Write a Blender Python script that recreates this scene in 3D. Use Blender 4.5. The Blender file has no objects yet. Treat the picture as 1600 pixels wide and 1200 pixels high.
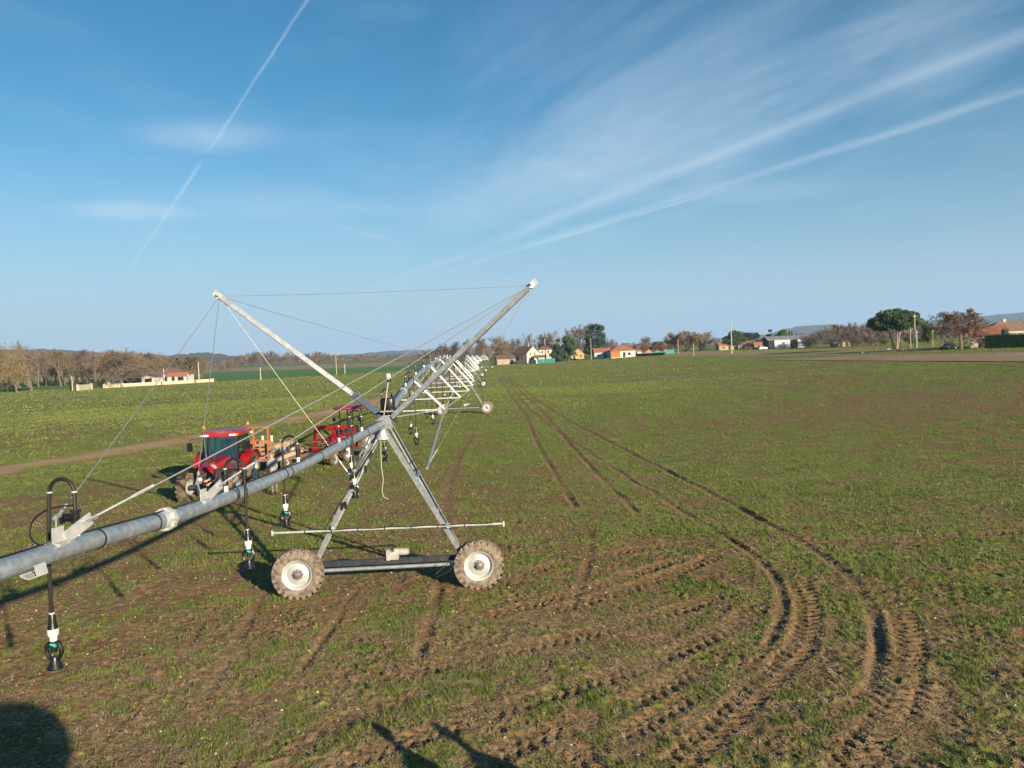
import bpy, bmesh, math, random
import numpy as np
from mathutils import Vector, Matrix

# ------------------------------------------------------------------ scene, camera, sky, sun
scene = bpy.context.scene
COL = scene.collection
FPX, EYE = 1200.0, 5.45                      # focal length in photo pixels, eye height in metres
ROLL = math.radians(2.3)
PITCH = -math.atan((600 - 552.5) * math.cos(ROLL) / FPX)

cam_data = bpy.data.cameras.new('camera')
cam_data.sensor_width = 36.0
cam_data.lens = FPX / 1600 * 36
cam_data.clip_start = 0.05
cam_data.clip_end = 30000
cam = bpy.data.objects.new('camera', cam_data)
COL.objects.link(cam)
cam.matrix_world = (Matrix.Translation((0, 0, EYE)) @ Matrix.Rotation(math.pi / 2 + PITCH, 4, 'X')
                    @ Matrix.Rotation(-ROLL, 4, 'Z'))
scene.camera = cam
scene.cycles.max_bounces = 5
scene.cycles.diffuse_bounces = 2
scene.cycles.glossy_bounces = 2
scene.cycles.transparent_max_bounces = 8
scene.cycles.adaptive_threshold = 0.015
scene.cycles.use_denoising = True
scene.view_settings.view_transform = 'Standard'
scene.view_settings.look = 'None'
scene.view_settings.exposure = 1.15
scene.view_settings.gamma = 1.0

SUN_EL = math.radians(15.2)
SUN_AZ = math.atan2(0.584, -0.812)           # clockwise from +Y, the sun stands behind the camera to the right
SUN_DIR = Vector((math.sin(SUN_AZ) * math.cos(SUN_EL), math.cos(SUN_AZ) * math.cos(SUN_EL), math.sin(SUN_EL)))


def ray(u, v):
    """direction of the sight line through photo pixel (u, v)"""
    x, y = (u - 800) / FPX, -(v - 600) / FPX
    c, s = math.cos(-ROLL), math.sin(-ROLL)
    x, y = c * x - s * y, s * x + c * y
    return Vector((x, math.cos(PITCH) - y * math.sin(PITCH), math.sin(PITCH) + y * math.cos(PITCH)))


def P(u, v, Y):
    """point at depth Y on the sight line"""
    d = ray(u, v)
    t = Y / d.y
    return Vector((d.x * t, Y, EYE + d.z * t))


def sstep(a, b, x):
    t = np.clip((x - a) / (b - a), 0, 1)
    return t * t * (3 - 2 * t)


def Zt(x, y):
    """large shape of the land: flat near the machine, gently rising to the right and far away"""
    return 2.6 * sstep(0, 80, 0.8 * x + 0.1 * y - 20) * sstep(-60, 0, y) + 3.4 * sstep(340, 720, y)


def GP(u, v):
    """point where the sight line meets the land"""
    d = ray(u, v)
    t, dt = 2.0, 0.5
    while t < 9000:
        z = EYE + d.z * t
        if z < float(Zt(d.x * t, d.y * t)):
            lo, hi = t - dt, t
            for _ in range(30):
                m = (lo + hi) / 2
                if EYE + d.z * m < float(Zt(d.x * m, d.y * m)):
                    hi = m
                else:
                    lo = m
            t = hi
            return Vector((d.x * t, d.y * t, float(Zt(d.x * t, d.y * t))))
        dt = max(0.5, t * 0.01)
        t += dt
    return Vector((d.x * 5000, d.y * 5000, 0))


# ------------------------------------------------------------------ node helpers
def nnew(nt, typ, **kw):
    n = nt.nodes.new(typ)
    for k, v in kw.items():
        setattr(n, k, v)
    return n


class NB:
    """small node builder: sockets or numbers in, sockets out"""
    def __init__(self, nt):
        self.nt = nt

    def put(self, sock, v):
        if v is None:
            return
        if hasattr(v, 'is_output'):
            self.nt.links.new(v, sock)
        else:
            sock.default_value = v

    def math(self, op, a, b=None, c=None, clamp=False):
        n = nnew(self.nt, 'ShaderNodeMath', operation=op, use_clamp=clamp)
        self.put(n.inputs[0], a)
        self.put(n.inputs[1], b)
        if c is not None:
            self.put(n.inputs[2], c)
        return n.outputs[0]

    def ramp(self, x, a, b, lo=0.0, hi=1.0):
        n = nnew(self.nt, 'ShaderNodeMapRange', interpolation_type='SMOOTHSTEP')
        self.put(n.inputs[0], x)
        for i, q in enumerate((a, b, lo, hi)):
            n.inputs[1 + i].default_value = q
        return n.outputs[0]

    def mix(self, f, a, b, blend='MIX'):
        n = nnew(self.nt, 'ShaderNodeMix', data_type='RGBA', blend_type=blend)
        self.put(n.inputs[0], f)
        self.put(n.inputs[6], rgba(a))
        self.put(n.inputs[7], rgba(b))
        return n.outputs[2]

    def noise(self, vec, scale, detail=4, rough=0.55, dist=0.0):
        n = nnew(self.nt, 'ShaderNodeTexNoise')
        self.put(n.inputs['Vector'], vec)
        n.inputs['Scale'].default_value = scale
        n.inputs['Detail'].default_value = detail
        n.inputs['Roughness'].default_value = rough
        n.inputs['Distortion'].default_value = dist
        return n.outputs[0]

    def xyz(self, x, y, z):
        n = nnew(self.nt, 'ShaderNodeCombineXYZ')
        for i, q in enumerate((x, y, z)):
            self.put(n.inputs[i], q)
        return n.outputs[0]

    def mapping(self, vec, scale=(1, 1, 1), rot=(0, 0, 0), loc=(0, 0, 0)):
        n = nnew(self.nt, 'ShaderNodeMapping')
        self.put(n.inputs[0], vec)
        n.inputs['Scale'].default_value = scale
        n.inputs['Rotation'].default_value = rot
        n.inputs['Location'].default_value = loc
        return n.outputs[0]


def rgba(c):
    if hasattr(c, 'is_output'):
        return c
    return (c[0], c[1], c[2], 1.0) if len(c) == 3 else c


# ------------------------------------------------------------------ world: clear winter sky with thin cirrus and contrails
world = bpy.data.worlds.new('World')
scene.world = world
world.use_nodes = True
world.cycles.sampling_method = 'MANUAL'
world.cycles.sample_map_resolution = 256
wt = world.node_tree
wt.nodes.clear()
nb = NB(wt)
sky = nnew(wt, 'ShaderNodeTexSky', sky_type='NISHITA')
sky.sun_disc = False
sky.sun_elevation = SUN_EL
sky.sun_rotation = SUN_AZ
sky.altitude = 150
sky.air_density = 1.0
sky.dust_density = 0.3
sky.ozone_density = 2.6
tc = nnew(wt, 'ShaderNodeTexCoord')
sp = nnew(wt, 'ShaderNodeSeparateXYZ')
wt.links.new(tc.outputs['Generated'], sp.inputs[0])
zc = nb.math('MAXIMUM', sp.outputs[2], 0.02)
px = nb.math('DIVIDE', sp.outputs[0], zc)
py = nb.math('DIVIDE', sp.outputs[1], zc)
plane = nb.xyz(px, py, 0.0)                  # the cloud layer seen as a level sheet overhead


def sky_pt(u, v):
    d = ray(u, v)
    return Vector((d.x / d.z, d.y / d.z))


_dir = sky_pt(770, 378) - sky_pt(1700, 15)
WIND = math.atan2(_dir.y, _dir.x)            # the high wind combs the cirrus along this line
n_comb = nb.noise(nb.mapping(nb.mapping(plane, rot=(0, 0, -WIND)), (.5, 1.7, 1)), 1.0, 5, .6, .7)
n_fine = nb.noise(nb.mapping(nb.mapping(plane, rot=(0, 0, -WIND)), (.5, 1.6, 1)), 5.0, 5, .66)
n_soft = nb.noise(nb.mapping(plane, (1.0, .6, 1), loc=(3.1, 7.7, 0)), 1.25, 5, .6, .5)


def trail(p0, p1, w0, w1, strength, ends=(0.0, 0.06, 0.9, 1.0), wob=0.03):
    """a contrail: straight streak on the cloud layer between two sky points, widening from w0 to w1"""
    a, b = sky_pt(*p0), sky_pt(*p1)
    d = b - a
    L = d.length
    d = d / L
    n = Vector((-d.y, d.x))
    t = nb.math('ADD', nb.math('MULTIPLY', px, d.x / L), nb.math('ADD', nb.math('MULTIPLY', py, d.y / L), -(a.dot(d)) / L))
    s = nb.math('ADD', nb.math('MULTIPLY', px, n.x), nb.math('ADD', nb.math('MULTIPLY', py, n.y), -a.dot(n)))
    s = nb.math('ADD', s, nb.math('MULTIPLY', nb.math('SUBTRACT', n_soft, 0.5), wob * 2))
    w = nb.math('ADD', w0, nb.math('MULTIPLY', t, w1 - w0))
    r = nb.math('DIVIDE', nb.math('ABSOLUTE', s), nb.math('MAXIMUM', w, 0.0005))
    m = nb.ramp(nb.math('ADD', r, nb.math('MULTIPLY', nb.math('SUBTRACT', n_fine, .5), 1.0)), 1.1, -0.1)
    m = nb.math('MULTIPLY', m, nb.ramp(n_soft, .28, .55, .45, 1.0))
    m = nb.math('MULTIPLY', m, nb.ramp(t, ends[0], ends[1]))
    m = nb.math('MULTIPLY', m, nb.ramp(t, ends[3], ends[2]))
    return nb.math('MULTIPLY', m, strength)


def wisp(c, pu, pv, strength, noise):
    """a soft patch of cirrus centred at sky point c, reaching to pu along and pv across"""
    o = sky_pt(*c)
    e1, e2 = sky_pt(*pu) - o, sky_pt(*pv) - o
    det = e1.x * e2.y - e1.y * e2.x
    qx, qy = nb.math('SUBTRACT', px, o.x), nb.math('SUBTRACT', py, o.y)
    a = nb.math('ADD', nb.math('MULTIPLY', qx, e2.y / det), nb.math('MULTIPLY', qy, -e2.x / det))
    b = nb.math('ADD', nb.math('MULTIPLY', qx, -e1.y / det), nb.math('MULTIPLY', qy, e1.x / det))
    r = nb.math('SQRT', nb.math('ADD', nb.math('MULTIPLY', a, a), nb.math('MULTIPLY', b, b)))
    r = nb.math('ADD', r, nb.math('MULTIPLY', nb.math('SUBTRACT', noise, 0.5), 1.6))
    return nb.math('MULTIPLY', nb.math('MULTIPLY', nb.ramp(r, 1.05, 0.1), nb.ramp(n_fine, .25, .7, .72, 1.0)), strength)


masks = [
    trail((480, 0), (322, 242), .008, .013, .28, (-.3, 0.05, .93, 1.0), .012),
    trail((322, 242), (180, 455), .016, .034, .34, (0, 0.05, .75, 1.0), .02),
    trail((1700, 15), (770, 378), .12, .19, .33, (-1, -.9, .80, 1.0), .05),
    trail((1250, 205), (470, 492), .10, .20, .26, (.10, .35, .6, 1.0), .05),
    trail((1700, 110), (640, 442), .10, .16, .28, (-1, -.9, .55, 1.0), .05),
    trail((1250, 262), (790, 396), .045, .07, .28, (0, .3, .8, 1.0), .04),
    trail((495, 345), (638, 383), .022, .03, .36, (0, .3, .85, 1.0), .03),
    wisp((330, 212), (500, 214), (330, 246), .38, n_soft),
    wisp((200, 332), (330, 336), (200, 350), .46, n_soft),
    wisp((430, 322), (640, 330), (430, 352), .18, n_soft),
    wisp((1010, 215), (1500, 60), (1080, 310), .34, n_comb),
    wisp((820, 300), (1150, 230), (800, 200), .30, n_soft),
    wisp((1180, 300), (1420, 285), (1180, 325), .20, n_soft),
    wisp((1470, 90), (1750, -40), (1500, 190), .28, n_comb),
]
veil = nb.math('MULTIPLY', nb.ramp(n_soft, 0.45, 0.8), 0.12)
total = veil
for m in masks:                              # screen the thin layers together
    total = nb.math('SUBTRACT', 1.0, nb.math('MULTIPLY', nb.math('SUBTRACT', 1.0, total), nb.math('SUBTRACT', 1.0, m)))
total = nb.math('MULTIPLY', total, nb.ramp(sp.outputs[2], 0.035, 0.16))
skyc = nnew(wt, 'ShaderNodeHueSaturation')
skyc.inputs['Hue'].default_value = 0.490
skyc.inputs['Saturation'].default_value = 1.30
skyc.inputs['Value'].default_value = 1.0
wt.links.new(sky.outputs[0], skyc.inputs['Color'])
cloud_col = (5.6, 6.6, 7.6)
final = nb.mix(nb.ramp(sp.outputs[2], 0.31, -0.04, 0.0, 0.95), skyc.outputs[0], (3.05, 4.5, 6.0))   # pale blue winter haze low in the sky
final = nb.mix(nb.ramp(sp.outputs[2], 0.13, -0.01, 0.0, 0.8), final, (4.25, 5.25, 6.5))
final = nb.mix(total, final, cloud_col)
bg = nnew(wt, 'ShaderNodeBackground')
bg.inputs[1].default_value = 0.055
wt.links.new(final, bg.inputs[0])
wo = nnew(wt, 'ShaderNodeOutputWorld')
wt.links.new(bg.outputs[0], wo.inputs[0])

sun_data = bpy.data.lights.new('sun', 'SUN')
sun_data.energy = 5.0
sun_data.angle = math.radians(0.53)
sun_data.color = (1.0, 0.84, 0.63)
sun = bpy.data.objects.new('sun', sun_data)
COL.objects.link(sun)
sun.rotation_euler = (-SUN_DIR).to_track_quat('-Z', 'Y').to_euler()
sun.location = SUN_DIR * 60


# ------------------------------------------------------------------ materials
M = {}


def mat(name, col, rough=0.6, metal=0.0, col2=None, scale=6.0, amt=1.0, bump=0.0, bscale=None, coat=0.0, spec=None,
        dust=None, dscale=3.0, dlo=0.45, dhi=0.7, rvar=0.0):
    m = bpy.data.materials.new(name)
    m.use_nodes = True
    nt = m.node_tree
    b = NB(nt)
    bs = nt.nodes['Principled BSDF']
    bs.inputs['Roughness'].default_value = rough
    bs.inputs['Metallic'].default_value = metal
    bs.inputs['Coat Weight'].default_value = coat
    if spec is not None:
        bs.inputs['Specular IOR Level'].default_value = spec
    c = nnew(nt, 'ShaderNodeTexCoord').outputs['Object']
    colr = rgba(col)
    if col2 is not None:
        f = b.noise(c, scale, 5, 0.6)
        f = b.ramp(f, 0.35, 0.65)
        f = b.math('MULTIPLY', f, amt)
        colr = b.mix(f, col, col2)
    if dust is not None:
        f = b.ramp(b.noise(c, dscale, 6, 0.62), dlo, dhi)
        colr = b.mix(f, colr, dust)
        b.put(bs.inputs['Roughness'], b.math('ADD', rough, b.math('MULTIPLY', f, max(0, 0.85 - rough))))
    elif rvar:
        b.put(bs.inputs['Roughness'], b.math('ADD', rough - rvar / 2, b.math('MULTIPLY', b.noise(c, scale * 2.1, 4), rvar)))
    b.put(bs.inputs['Base Color'], colr)
    if bump:
        bn = nnew(nt, 'ShaderNodeBump')
        bn.inputs['Strength'].default_value = bump
        bn.inputs['Distance'].default_value = 0.02
        nt.links.new(b.noise(c, bscale or scale * 2, 6, 0.6), bn.inputs['Height'])
        nt.links.new(bn.outputs[0], bs.inputs['Normal'])
    M[name] = m
    return m


mat('galvanised', (.25, .27, .29), .42, .5, (.36, .38, .39), 9, 1, .04, 60, rvar=.2, dust=(.20, .20, .19), dscale=2.2, dlo=.55, dhi=.85)
mat('galvanised_pipe', (.22, .26, .30), .40, .50, (.32, .36, .39), 14, 1, .03, 50, dust=(.40, .43, .45), dscale=5, dlo=.52, dhi=.8)
mat('galvanised_bright', (.38, .40, .40), .48, .35, (.50, .51, .50), 12, 1, .05, 40)
mat('steel_cable', (.33, .33, .31), .45, .5)
mat('wheel_rim', (.36, .38, .37), .5, .2, (.44, .45, .43), 5, 1, dust=(.24, .20, .15), dscale=4, dlo=.55, dhi=.8)
mat('dusty_tyre', (.115, .095, .076), .95, 0, (.235, .195, .15), 9, 1, .5, 26, spec=.15)
mat('black_tyre', (.035, .034, .033), .85, 0, (.085, .078, .068), 4, 1, .3, 26, spec=.2)
mat('muddy_tyre', (.10, .078, .055), .95, 0, (.19, .147, .10), 4, 1, .6, 20, spec=.15)
mat('black_plastic', (.006, .006, .007), .35, 0, (.010, .010, .011), 20, 1)
mat('black_rubber', (.008, .008, .0085), .5, 0, (.014, .0135, .013), 14, 1)
mat('white_plastic', (.66, .66, .64), .38, 0, (.58, .57, .55), 18, 1)
mat('green_plastic', (.02, .42, .36), .4)
mat('dark_steel', (.035, .04, .05), .45, .5, (.06, .065, .07), 8, 1)
mat('navy_steel', (.03, .05, .085), .4, .3)
mat('motor_grey', (.42, .42, .39), .5, .1, (.30, .28, .25), 7, 1)
mat('hub_grey', (.12, .115, .105), .5, .3, (.19, .175, .15), 7, 1)
mat('rope', (.38, .37, .30), .9)
mat('red_paint', (.27, .006, .008), .30, 0, (.21, .008, .009), 5, 1, coat=.4, dust=(.19, .09, .06), dscale=2.5, dlo=.58, dhi=.9)
mat('faded_red_paint', (.25, .014, .026), .42, 0, (.21, .018, .03), 4, 1, coat=.2, dust=(.27, .13, .125), dscale=2, dlo=.5, dhi=.85)
mat('orange_steel', (.42, .105, .03), .6, 0, (.34, .09, .03), 6, 1, .1, dust=(.30, .12, .06), dscale=4, dlo=.55, dhi=.8)
mat('rusty_steel', (.17, .075, .045), .8, .1, (.26, .12, .07), 7, 1, .25)
mat('lamp_amber', (.85, .28, .02), .25, 0, coat=.5)
mat('lamp_clear', (.75, .75, .72), .18, .2, coat=.5)
mat('planks', (.27, .18, .10), .8, 0, (.26, .17, .10), 4, 1, .2)
mat('orange_planks', (.33, .17, .08), .8, 0, (.35, .19, .09), 4, 1, .2)
mat('cardboard', (.34, .24, .14), .85, 0, (.37, .26, .15), 5, 1)
mat('seat_black', (.02, .02, .02), .7)
mat('engine_black', (.025, .024, .023), .6, .2, (.06, .052, .043), 6, 1)
mat('skin', (.46, .25, .17), .55)
mat('hair', (.03, .022, .016), .7)
mat('shirt_black', (.016, .017, .022), .85, 0, (.03, .03, .036), 9, 1, .15, 30)
mat('shirt_grey', (.26, .27, .30), .85, 0, (.20, .21, .24), 7, 1, .2, 25)
mat('trousers_grey', (.11, .095, .09), .9, 0, (.17, .145, .13), 6, 1, .2, 25)
mat('trousers_navy', (.03, .035, .05), .9, 0, (.05, .055, .07), 6, 1, .2, 25)
mat('boots', (.05, .035, .025), .8)
mat('timber_pole', (.33, .28, .21), .9, 0, (.25, .21, .16), 3, 1)
mat('concrete', (.38, .36, .32), .9, 0, (.32, .30, .27), 2, 1, .1)
mat('cream_wall', (.46, .39, .28), .9, 0, (.41, .35, .25), .5, 1, .1)
mat('pale_wall', (.50, .44, .35), .9, 0, (.45, .40, .32), .4, 1)
mat('white_wall', (.52, .50, .46), .9, 0, (.46, .44, .41), .4, 1)
mat('tan_wall', (.30, .22, .16), .9, 0, (.35, .27, .20), .5, 1, .2, 2)
mat('ochre_wall', (.36, .26, .15), .9, 0, (.38, .26, .13), .5, 1)
mat('orange_wall', (.38, .13, .05), .85, 0, (.34, .12, .04), .5, 1)
mat('brown_tiles', (.11, .065, .05), .85, 0, (.17, .10, .075), 1.5, 1, .6, 3)
mat('orange_tiles', (.32, .12, .062), .85, 0, (.25, .10, .06), 1.2, 1, .6, 3)
mat('mottled_tiles', (.27, .16, .11), .85, 0, (.17, .11, .085), 1.0, 1, .6, 3)
mat('grey_sheet', (.30, .30, .30), .55, .3, (.22, .22, .22), .6, 1)
mat('white_sheet', (.50, .51, .52), .5, .1, (.58, .60, .62), .4, 1)
mat('blue_grey_sheet', (.40, .46, .50), .5, .2, (.34, .39, .43), .4, 1)
mat('dark_opening', (.012, .012, .013), .8)  # dark doors; in open bays the interior shade is painted as this colour
mat('window_glass', (.02, .025, .03), .08, 0, coat=.3)
mat('teal_mesh', (.018, .22, .20), .7, 0, (.018, .17, .16), .4, 1)
mat('blue_tarp', (.03, .11, .15), .6, 0, (.025, .16, .17), .5, 1)
mat('car_white', (.72, .72, .72), .25, 0, coat=.6)
mat('car_blue', (.06, .15, .32), .25, 0, coat=.6)
mat('car_dark', (.02, .025, .035), .25, 0, coat=.6)
mat('bark', (.11, .085, .06), .95, 0, (.16, .125, .09), 2, 1, .4, 6)
mat('bark_pale', (.26, .20, .15), .95, 0, (.20, .15, .11), 1.5, 1, .4, 6)
mat('twigs_brown', (.165, .125, .083), .95, 0, (.125, .095, .064), .35, 1)
mat('twigs_olive', (.18, .15, .072), .95, 0, (.14, .115, .058), .35, 1)
mat('twigs_golden', (.225, .17, .085), .95, 0, (.18, .135, .075), .35, 1)
mat('twigs_grey', (.19, .15, .12), .95, 0, (.14, .11, .09), .35, 1)
mat('twigs_purple', (.115, .08, .068), .95, 0, (.08, .058, .052), .35, 1)
mat('leaves_russet', (.185, .098, .055), .9, 0, (.135, .08, .05), .5, 1)
mat('leaves_pine', (.038, .075, .022), .8, 0, (.060, .105, .030), .6, 1)
mat('leaves_cedar', (.026, .050, .034), .85, 0, (.040, .068, .042), .6, 1)
mat('leaves_hedge', (.030, .060, .018), .85, 0, (.050, .085, .025), .8, 1)
mat('leaves_mid', (.06, .10, .03), .85, 0, (.09, .12, .04), .8, 1)


def glass_mat(name, tint, alpha):
    m = bpy.data.materials.new(name)
    m.use_nodes = True
    nt = m.node_tree
    out = nt.nodes['Material Output']
    nt.nodes.remove(nt.nodes['Principled BSDF'])
    tr = nnew(nt, 'ShaderNodeBsdfTransparent')
    tr.inputs[0].default_value = rgba(tint)
    gl = nnew(nt, 'ShaderNodeBsdfGlossy')
    gl.inputs['Roughness'].default_value = .03
    gl.inputs[0].default_value = (.9, .95, 1, 1)
    mx = nnew(nt, 'ShaderNodeMixShader')
    mx.inputs[0].default_value = alpha
    nt.links.new(tr.outputs[0], mx.inputs[1])
    nt.links.new(gl.outputs[0], mx.inputs[2])
    nt.links.new(mx.outputs[0], out.inputs[0])
    M[name] = m


glass_mat('cab_glass', (.62, .80, .78), .09)
# ------------------------------------------------------------------ mesh helpers
def frame_of(d):
    d = Vector(d).normalized()
    up = Vector((0, 0, 1)) if abs(d.z) < .95 else Vector((1, 0, 0))
    a = d.cross(up).normalized()
    return a, a.cross(d).normalized()


class MB:
    """collects vertices and faces for ONE mesh"""
    def __init__(self):
        self.v, self.f, self.m = [], [], []
        self.cur = 0

    def add(self, vs, fs):
        o = len(self.v)
        self.v.extend([tuple(p) for p in vs])
        self.f.extend([tuple(i + o for i in f) for f in fs])
        self.m.extend([self.cur] * len(fs))
        return self

    def box(self, c, s, rz=0.0, R=None):
        hx, hy, hz = s[0] / 2, s[1] / 2, s[2] / 2
        R = R or Matrix.Rotation(rz, 3, 'Z')
        vs = [Vector(c) + R @ Vector((x * hx, y * hy, z * hz)) for x in (-1, 1) for y in (-1, 1) for z in (-1, 1)]
        return self.add(vs, [(0, 1, 3, 2), (4, 6, 7, 5), (0, 4, 5, 1), (2, 3, 7, 6), (0, 2, 6, 4), (1, 5, 7, 3)])

    def bar(self, p, q, w, h, up=None):
        """rectangular bar from p to q, w across, h along up"""
        p, q = Vector(p), Vector(q)
        d = (q - p).normalized()
        if up is None:
            a, b = frame_of(d)
        else:
            a = d.cross(Vector(up)).normalized()
            b = a.cross(d).normalized()
        vs = [c + a * sx * w / 2 + b * sz * h / 2 for c in (p, q) for sx, sz in ((-1, -1), (1, -1), (1, 1), (-1, 1))]
        return self.add(vs, [(3, 2, 1, 0), (4, 5, 6, 7), (0, 1, 5, 4), (1, 2, 6, 5), (2, 3, 7, 6), (3, 0, 4, 7)])

    def angle_iron(self, p, q, w, t, n1, n2):
        """L section from p to q with its two flanges along n1 and n2"""
        p, q = Vector(p), Vector(q)
        d = (q - p).normalized()
        a = (Vector(n1) - d * d.dot(Vector(n1))).normalized()
        b = (Vector(n2) - d * d.dot(Vector(n2)))
        b = (b - a * a.dot(b)).normalized()
        pr = [(0, 0), (w, 0), (w, t), (t, t), (t, w), (0, w)]
        vs = [c + a * x + b * y for c in (p, q) for x, y in pr]
        fs = [(i, (i + 1) % 6, 6 + (i + 1) % 6, 6 + i) for i in range(6)] + [(0, 1, 2, 3), (0, 3, 4, 5), (9, 8, 7, 6), (11, 10, 9, 6)]
        return self.add(vs, fs)

    def cyl(self, p, q, r, r2=None, n=10, caps=True):
        p, q = Vector(p), Vector(q)
        r2 = r if r2 is None else r2
        a, b = frame_of(q - p)
        vs = []
        for c, rr in ((p, r), (q, r2)):
            for i in range(n):
                t = 2 * math.pi * i / n
                vs.append(c + a * math.cos(t) * rr + b * math.sin(t) * rr)
        fs = [(i, (i + 1) % n, n + (i + 1) % n, n + i) for i in range(n)]
        if caps:
            fs += [tuple(range(n))[::-1], tuple(range(n, 2 * n))]
        return self.add(vs, fs)

    def tube(self, pts, r, n=8, caps=True):
        pts = [Vector(p) for p in pts]
        rs = r if isinstance(r, (list, tuple)) else [r] * len(pts)
        vs, fs = [], []
        a, b = frame_of(pts[1] - pts[0])
        for i, p in enumerate(pts):
            d = pts[min(i + 1, len(pts) - 1)] - pts[max(i - 1, 0)]
            d.normalize()
            a = (a - d * a.dot(d)).normalized()
            b = d.cross(a)
            for k in range(n):
                t = 2 * math.pi * k / n
                vs.append(p + (a * math.cos(t) + b * math.sin(t)) * rs[i])
        for i in range(len(pts) - 1):
            for k in range(n):
                fs.append((i * n + k, i * n + (k + 1) % n, (i + 1) * n + (k + 1) % n, (i + 1) * n + k))
        if caps:
            fs += [tuple(range(n))[::-1], tuple(range((len(pts) - 1) * n, len(pts) * n))]
        return self.add(vs, fs)

    def lathe(self, prof, c, axis=(0, 0, 1), n=16, close=False):
        """prof: (radius, height along the axis)"""
        ax = Vector(axis).normalized()
        a, b = frame_of(ax)
        c = Vector(c)
        vs, fs = [], []
        for r, h in prof:
            for k in range(n):
                t = 2 * math.pi * k / n
                vs.append(c + ax * h + (a * math.cos(t) + b * math.sin(t)) * max(r, 1e-4))
        m = len(prof)
        for i in range(m - (0 if close else 1)):
            j = (i + 1) % m
            for k in range(n):
                fs.append((i * n + k, i * n + (k + 1) % n, j * n + (k + 1) % n, j * n + k))
        return self.add(vs, fs)

    def loft(self, secs, caps=True):
        """closed sections with the same number of points"""
        n = len(secs[0])
        vs = [p for s in secs for p in s]
        fs = [(i * n + k, i * n + (k + 1) % n, (i + 1) * n + (k + 1) % n, (i + 1) * n + k) for i in range(len(secs) - 1) for k in range(n)]
        if caps:
            fs += [tuple(range(n))[::-1], tuple(range((len(secs) - 1) * n, len(secs) * n))]
        return self.add(vs, fs)

    def ell(self, c, s, n=10, m=7, R=None):
        c = Vector(c)
        R = R or Matrix.Identity(3)
        vs = [c + R @ Vector((0, 0, -s[2]))]
        for i in range(1, m):
            ph = -math.pi / 2 + math.pi * i / m
            for k in range(n):
                t = 2 * math.pi * k / n
                vs.append(c + R @ Vector((math.cos(ph) * math.cos(t) * s[0], math.cos(ph) * math.sin(t) * s[1], math.sin(ph) * s[2])))
        vs.append(c + R @ Vector((0, 0, s[2])))
        fs = [(0, 1 + (k + 1) % n, 1 + k) for k in range(n)]
        for i in range(m - 2):
            for k in range(n):
                fs.append((1 + i * n + k, 1 + i * n + (k + 1) % n, 1 + (i + 1) * n + (k + 1) % n, 1 + (i + 1) * n + k))
        b = 1 + (m - 2) * n
        fs += [(b + k, b + (k + 1) % n, len(vs) - 1) for k in range(n)]
        return self.add(vs, fs)

    def mesh(self, name, origin=(0, 0, 0), smooth=True, mats=None):
        o = Vector(origin)
        me = bpy.data.meshes.new(name)
        me.from_pydata([(p[0] - o.x, p[1] - o.y, p[2] - o.z) for p in self.v], [], self.f)
        if smooth:
            me.polygons.foreach_set('use_smooth', [True] * len(me.polygons))
            me.set_sharp_from_angle(angle=math.radians(35))
        me.update()
        return me

    def build(self, name, material, parent=None, origin=(0, 0, 0), smooth=True):
        me = self.mesh(name, origin, smooth)
        for mm in (material if isinstance(material, (list, tuple)) else [material]):
            me.materials.append(M[mm] if isinstance(mm, str) else mm)
        if isinstance(material, (list, tuple)):
            me.polygons.foreach_set('material_index', self.m)
        ob = bpy.data.objects.new(name, me)
        COL.objects.link(ob)
        if parent is not None:
            ob.parent = parent
        return ob


def tag(o, label=None, cat=None, group=None, kind=None):
    for k, v in (('label', label), ('category', cat), ('group', group), ('kind', kind)):
        if v:
            o[k] = v
    return o


def thing(name, label, cat, loc=(0, 0, 0), rz=0.0, group=None):
    o = bpy.data.objects.new(name, None)
    o.empty_display_size = .2
    COL.objects.link(o)
    o.location = loc
    o.rotation_euler = (0, 0, rz)
    return tag(o, label, cat, group)


KIDS = {}


def copy_tree(root, loc, rz=None, scale=None, label=None, group=None):
    def rec(o, parent):
        c = o.copy()
        COL.objects.link(c)
        c.parent = parent
        for ch in o.children:
            rec(ch, c)
        return c
    r = rec(root, None)
    r.location = loc
    if rz is not None:
        r.rotation_euler = (0, 0, rz)
    if scale is not None:
        r.scale = scale
    return tag(r, label, None, group)


def np_mesh(name, V, F, mats, parent=None, smooth=False, midx=None):
    """fast mesh from numpy arrays; F is (n, 3) or (n, 4)"""
    me = bpy.data.meshes.new(name)
    k = F.shape[1]
    me.vertices.add(len(V))
    me.vertices.foreach_set('co', np.ascontiguousarray(V, dtype=np.float32).ravel())
    me.loops.add(F.size)
    me.loops.foreach_set('vertex_index', np.ascontiguousarray(F, dtype=np.int32).ravel())
    me.polygons.add(len(F))
    me.polygons.foreach_set('loop_start', np.arange(0, F.size, k, dtype=np.int32))
    if midx is not None:
        me.polygons.foreach_set('material_index', np.ascontiguousarray(midx, dtype=np.int32))
    me.polygons.foreach_set('use_smooth', np.full(len(F), smooth, dtype=bool))
    for mm in mats:
        me.materials.append(M[mm] if isinstance(mm, str) else mm)
    me.update(calc_edges=True)
    ob = bpy.data.objects.new(name, me)
    COL.objects.link(ob)
    if parent is not None:
        ob.parent = parent
    return ob


# ------------------------------------------------------------------ numpy noise
def _hash(ix, iy, seed):
    h = (ix.astype(np.int64) * 374761393 + iy.astype(np.int64) * 668265263 + seed * 1442695041) & 0xffffffff
    h = ((h ^ (h >> 13)) * 1274126177) & 0xffffffff
    return ((h ^ (h >> 16)) & 0xffff) / 65535.0


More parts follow.
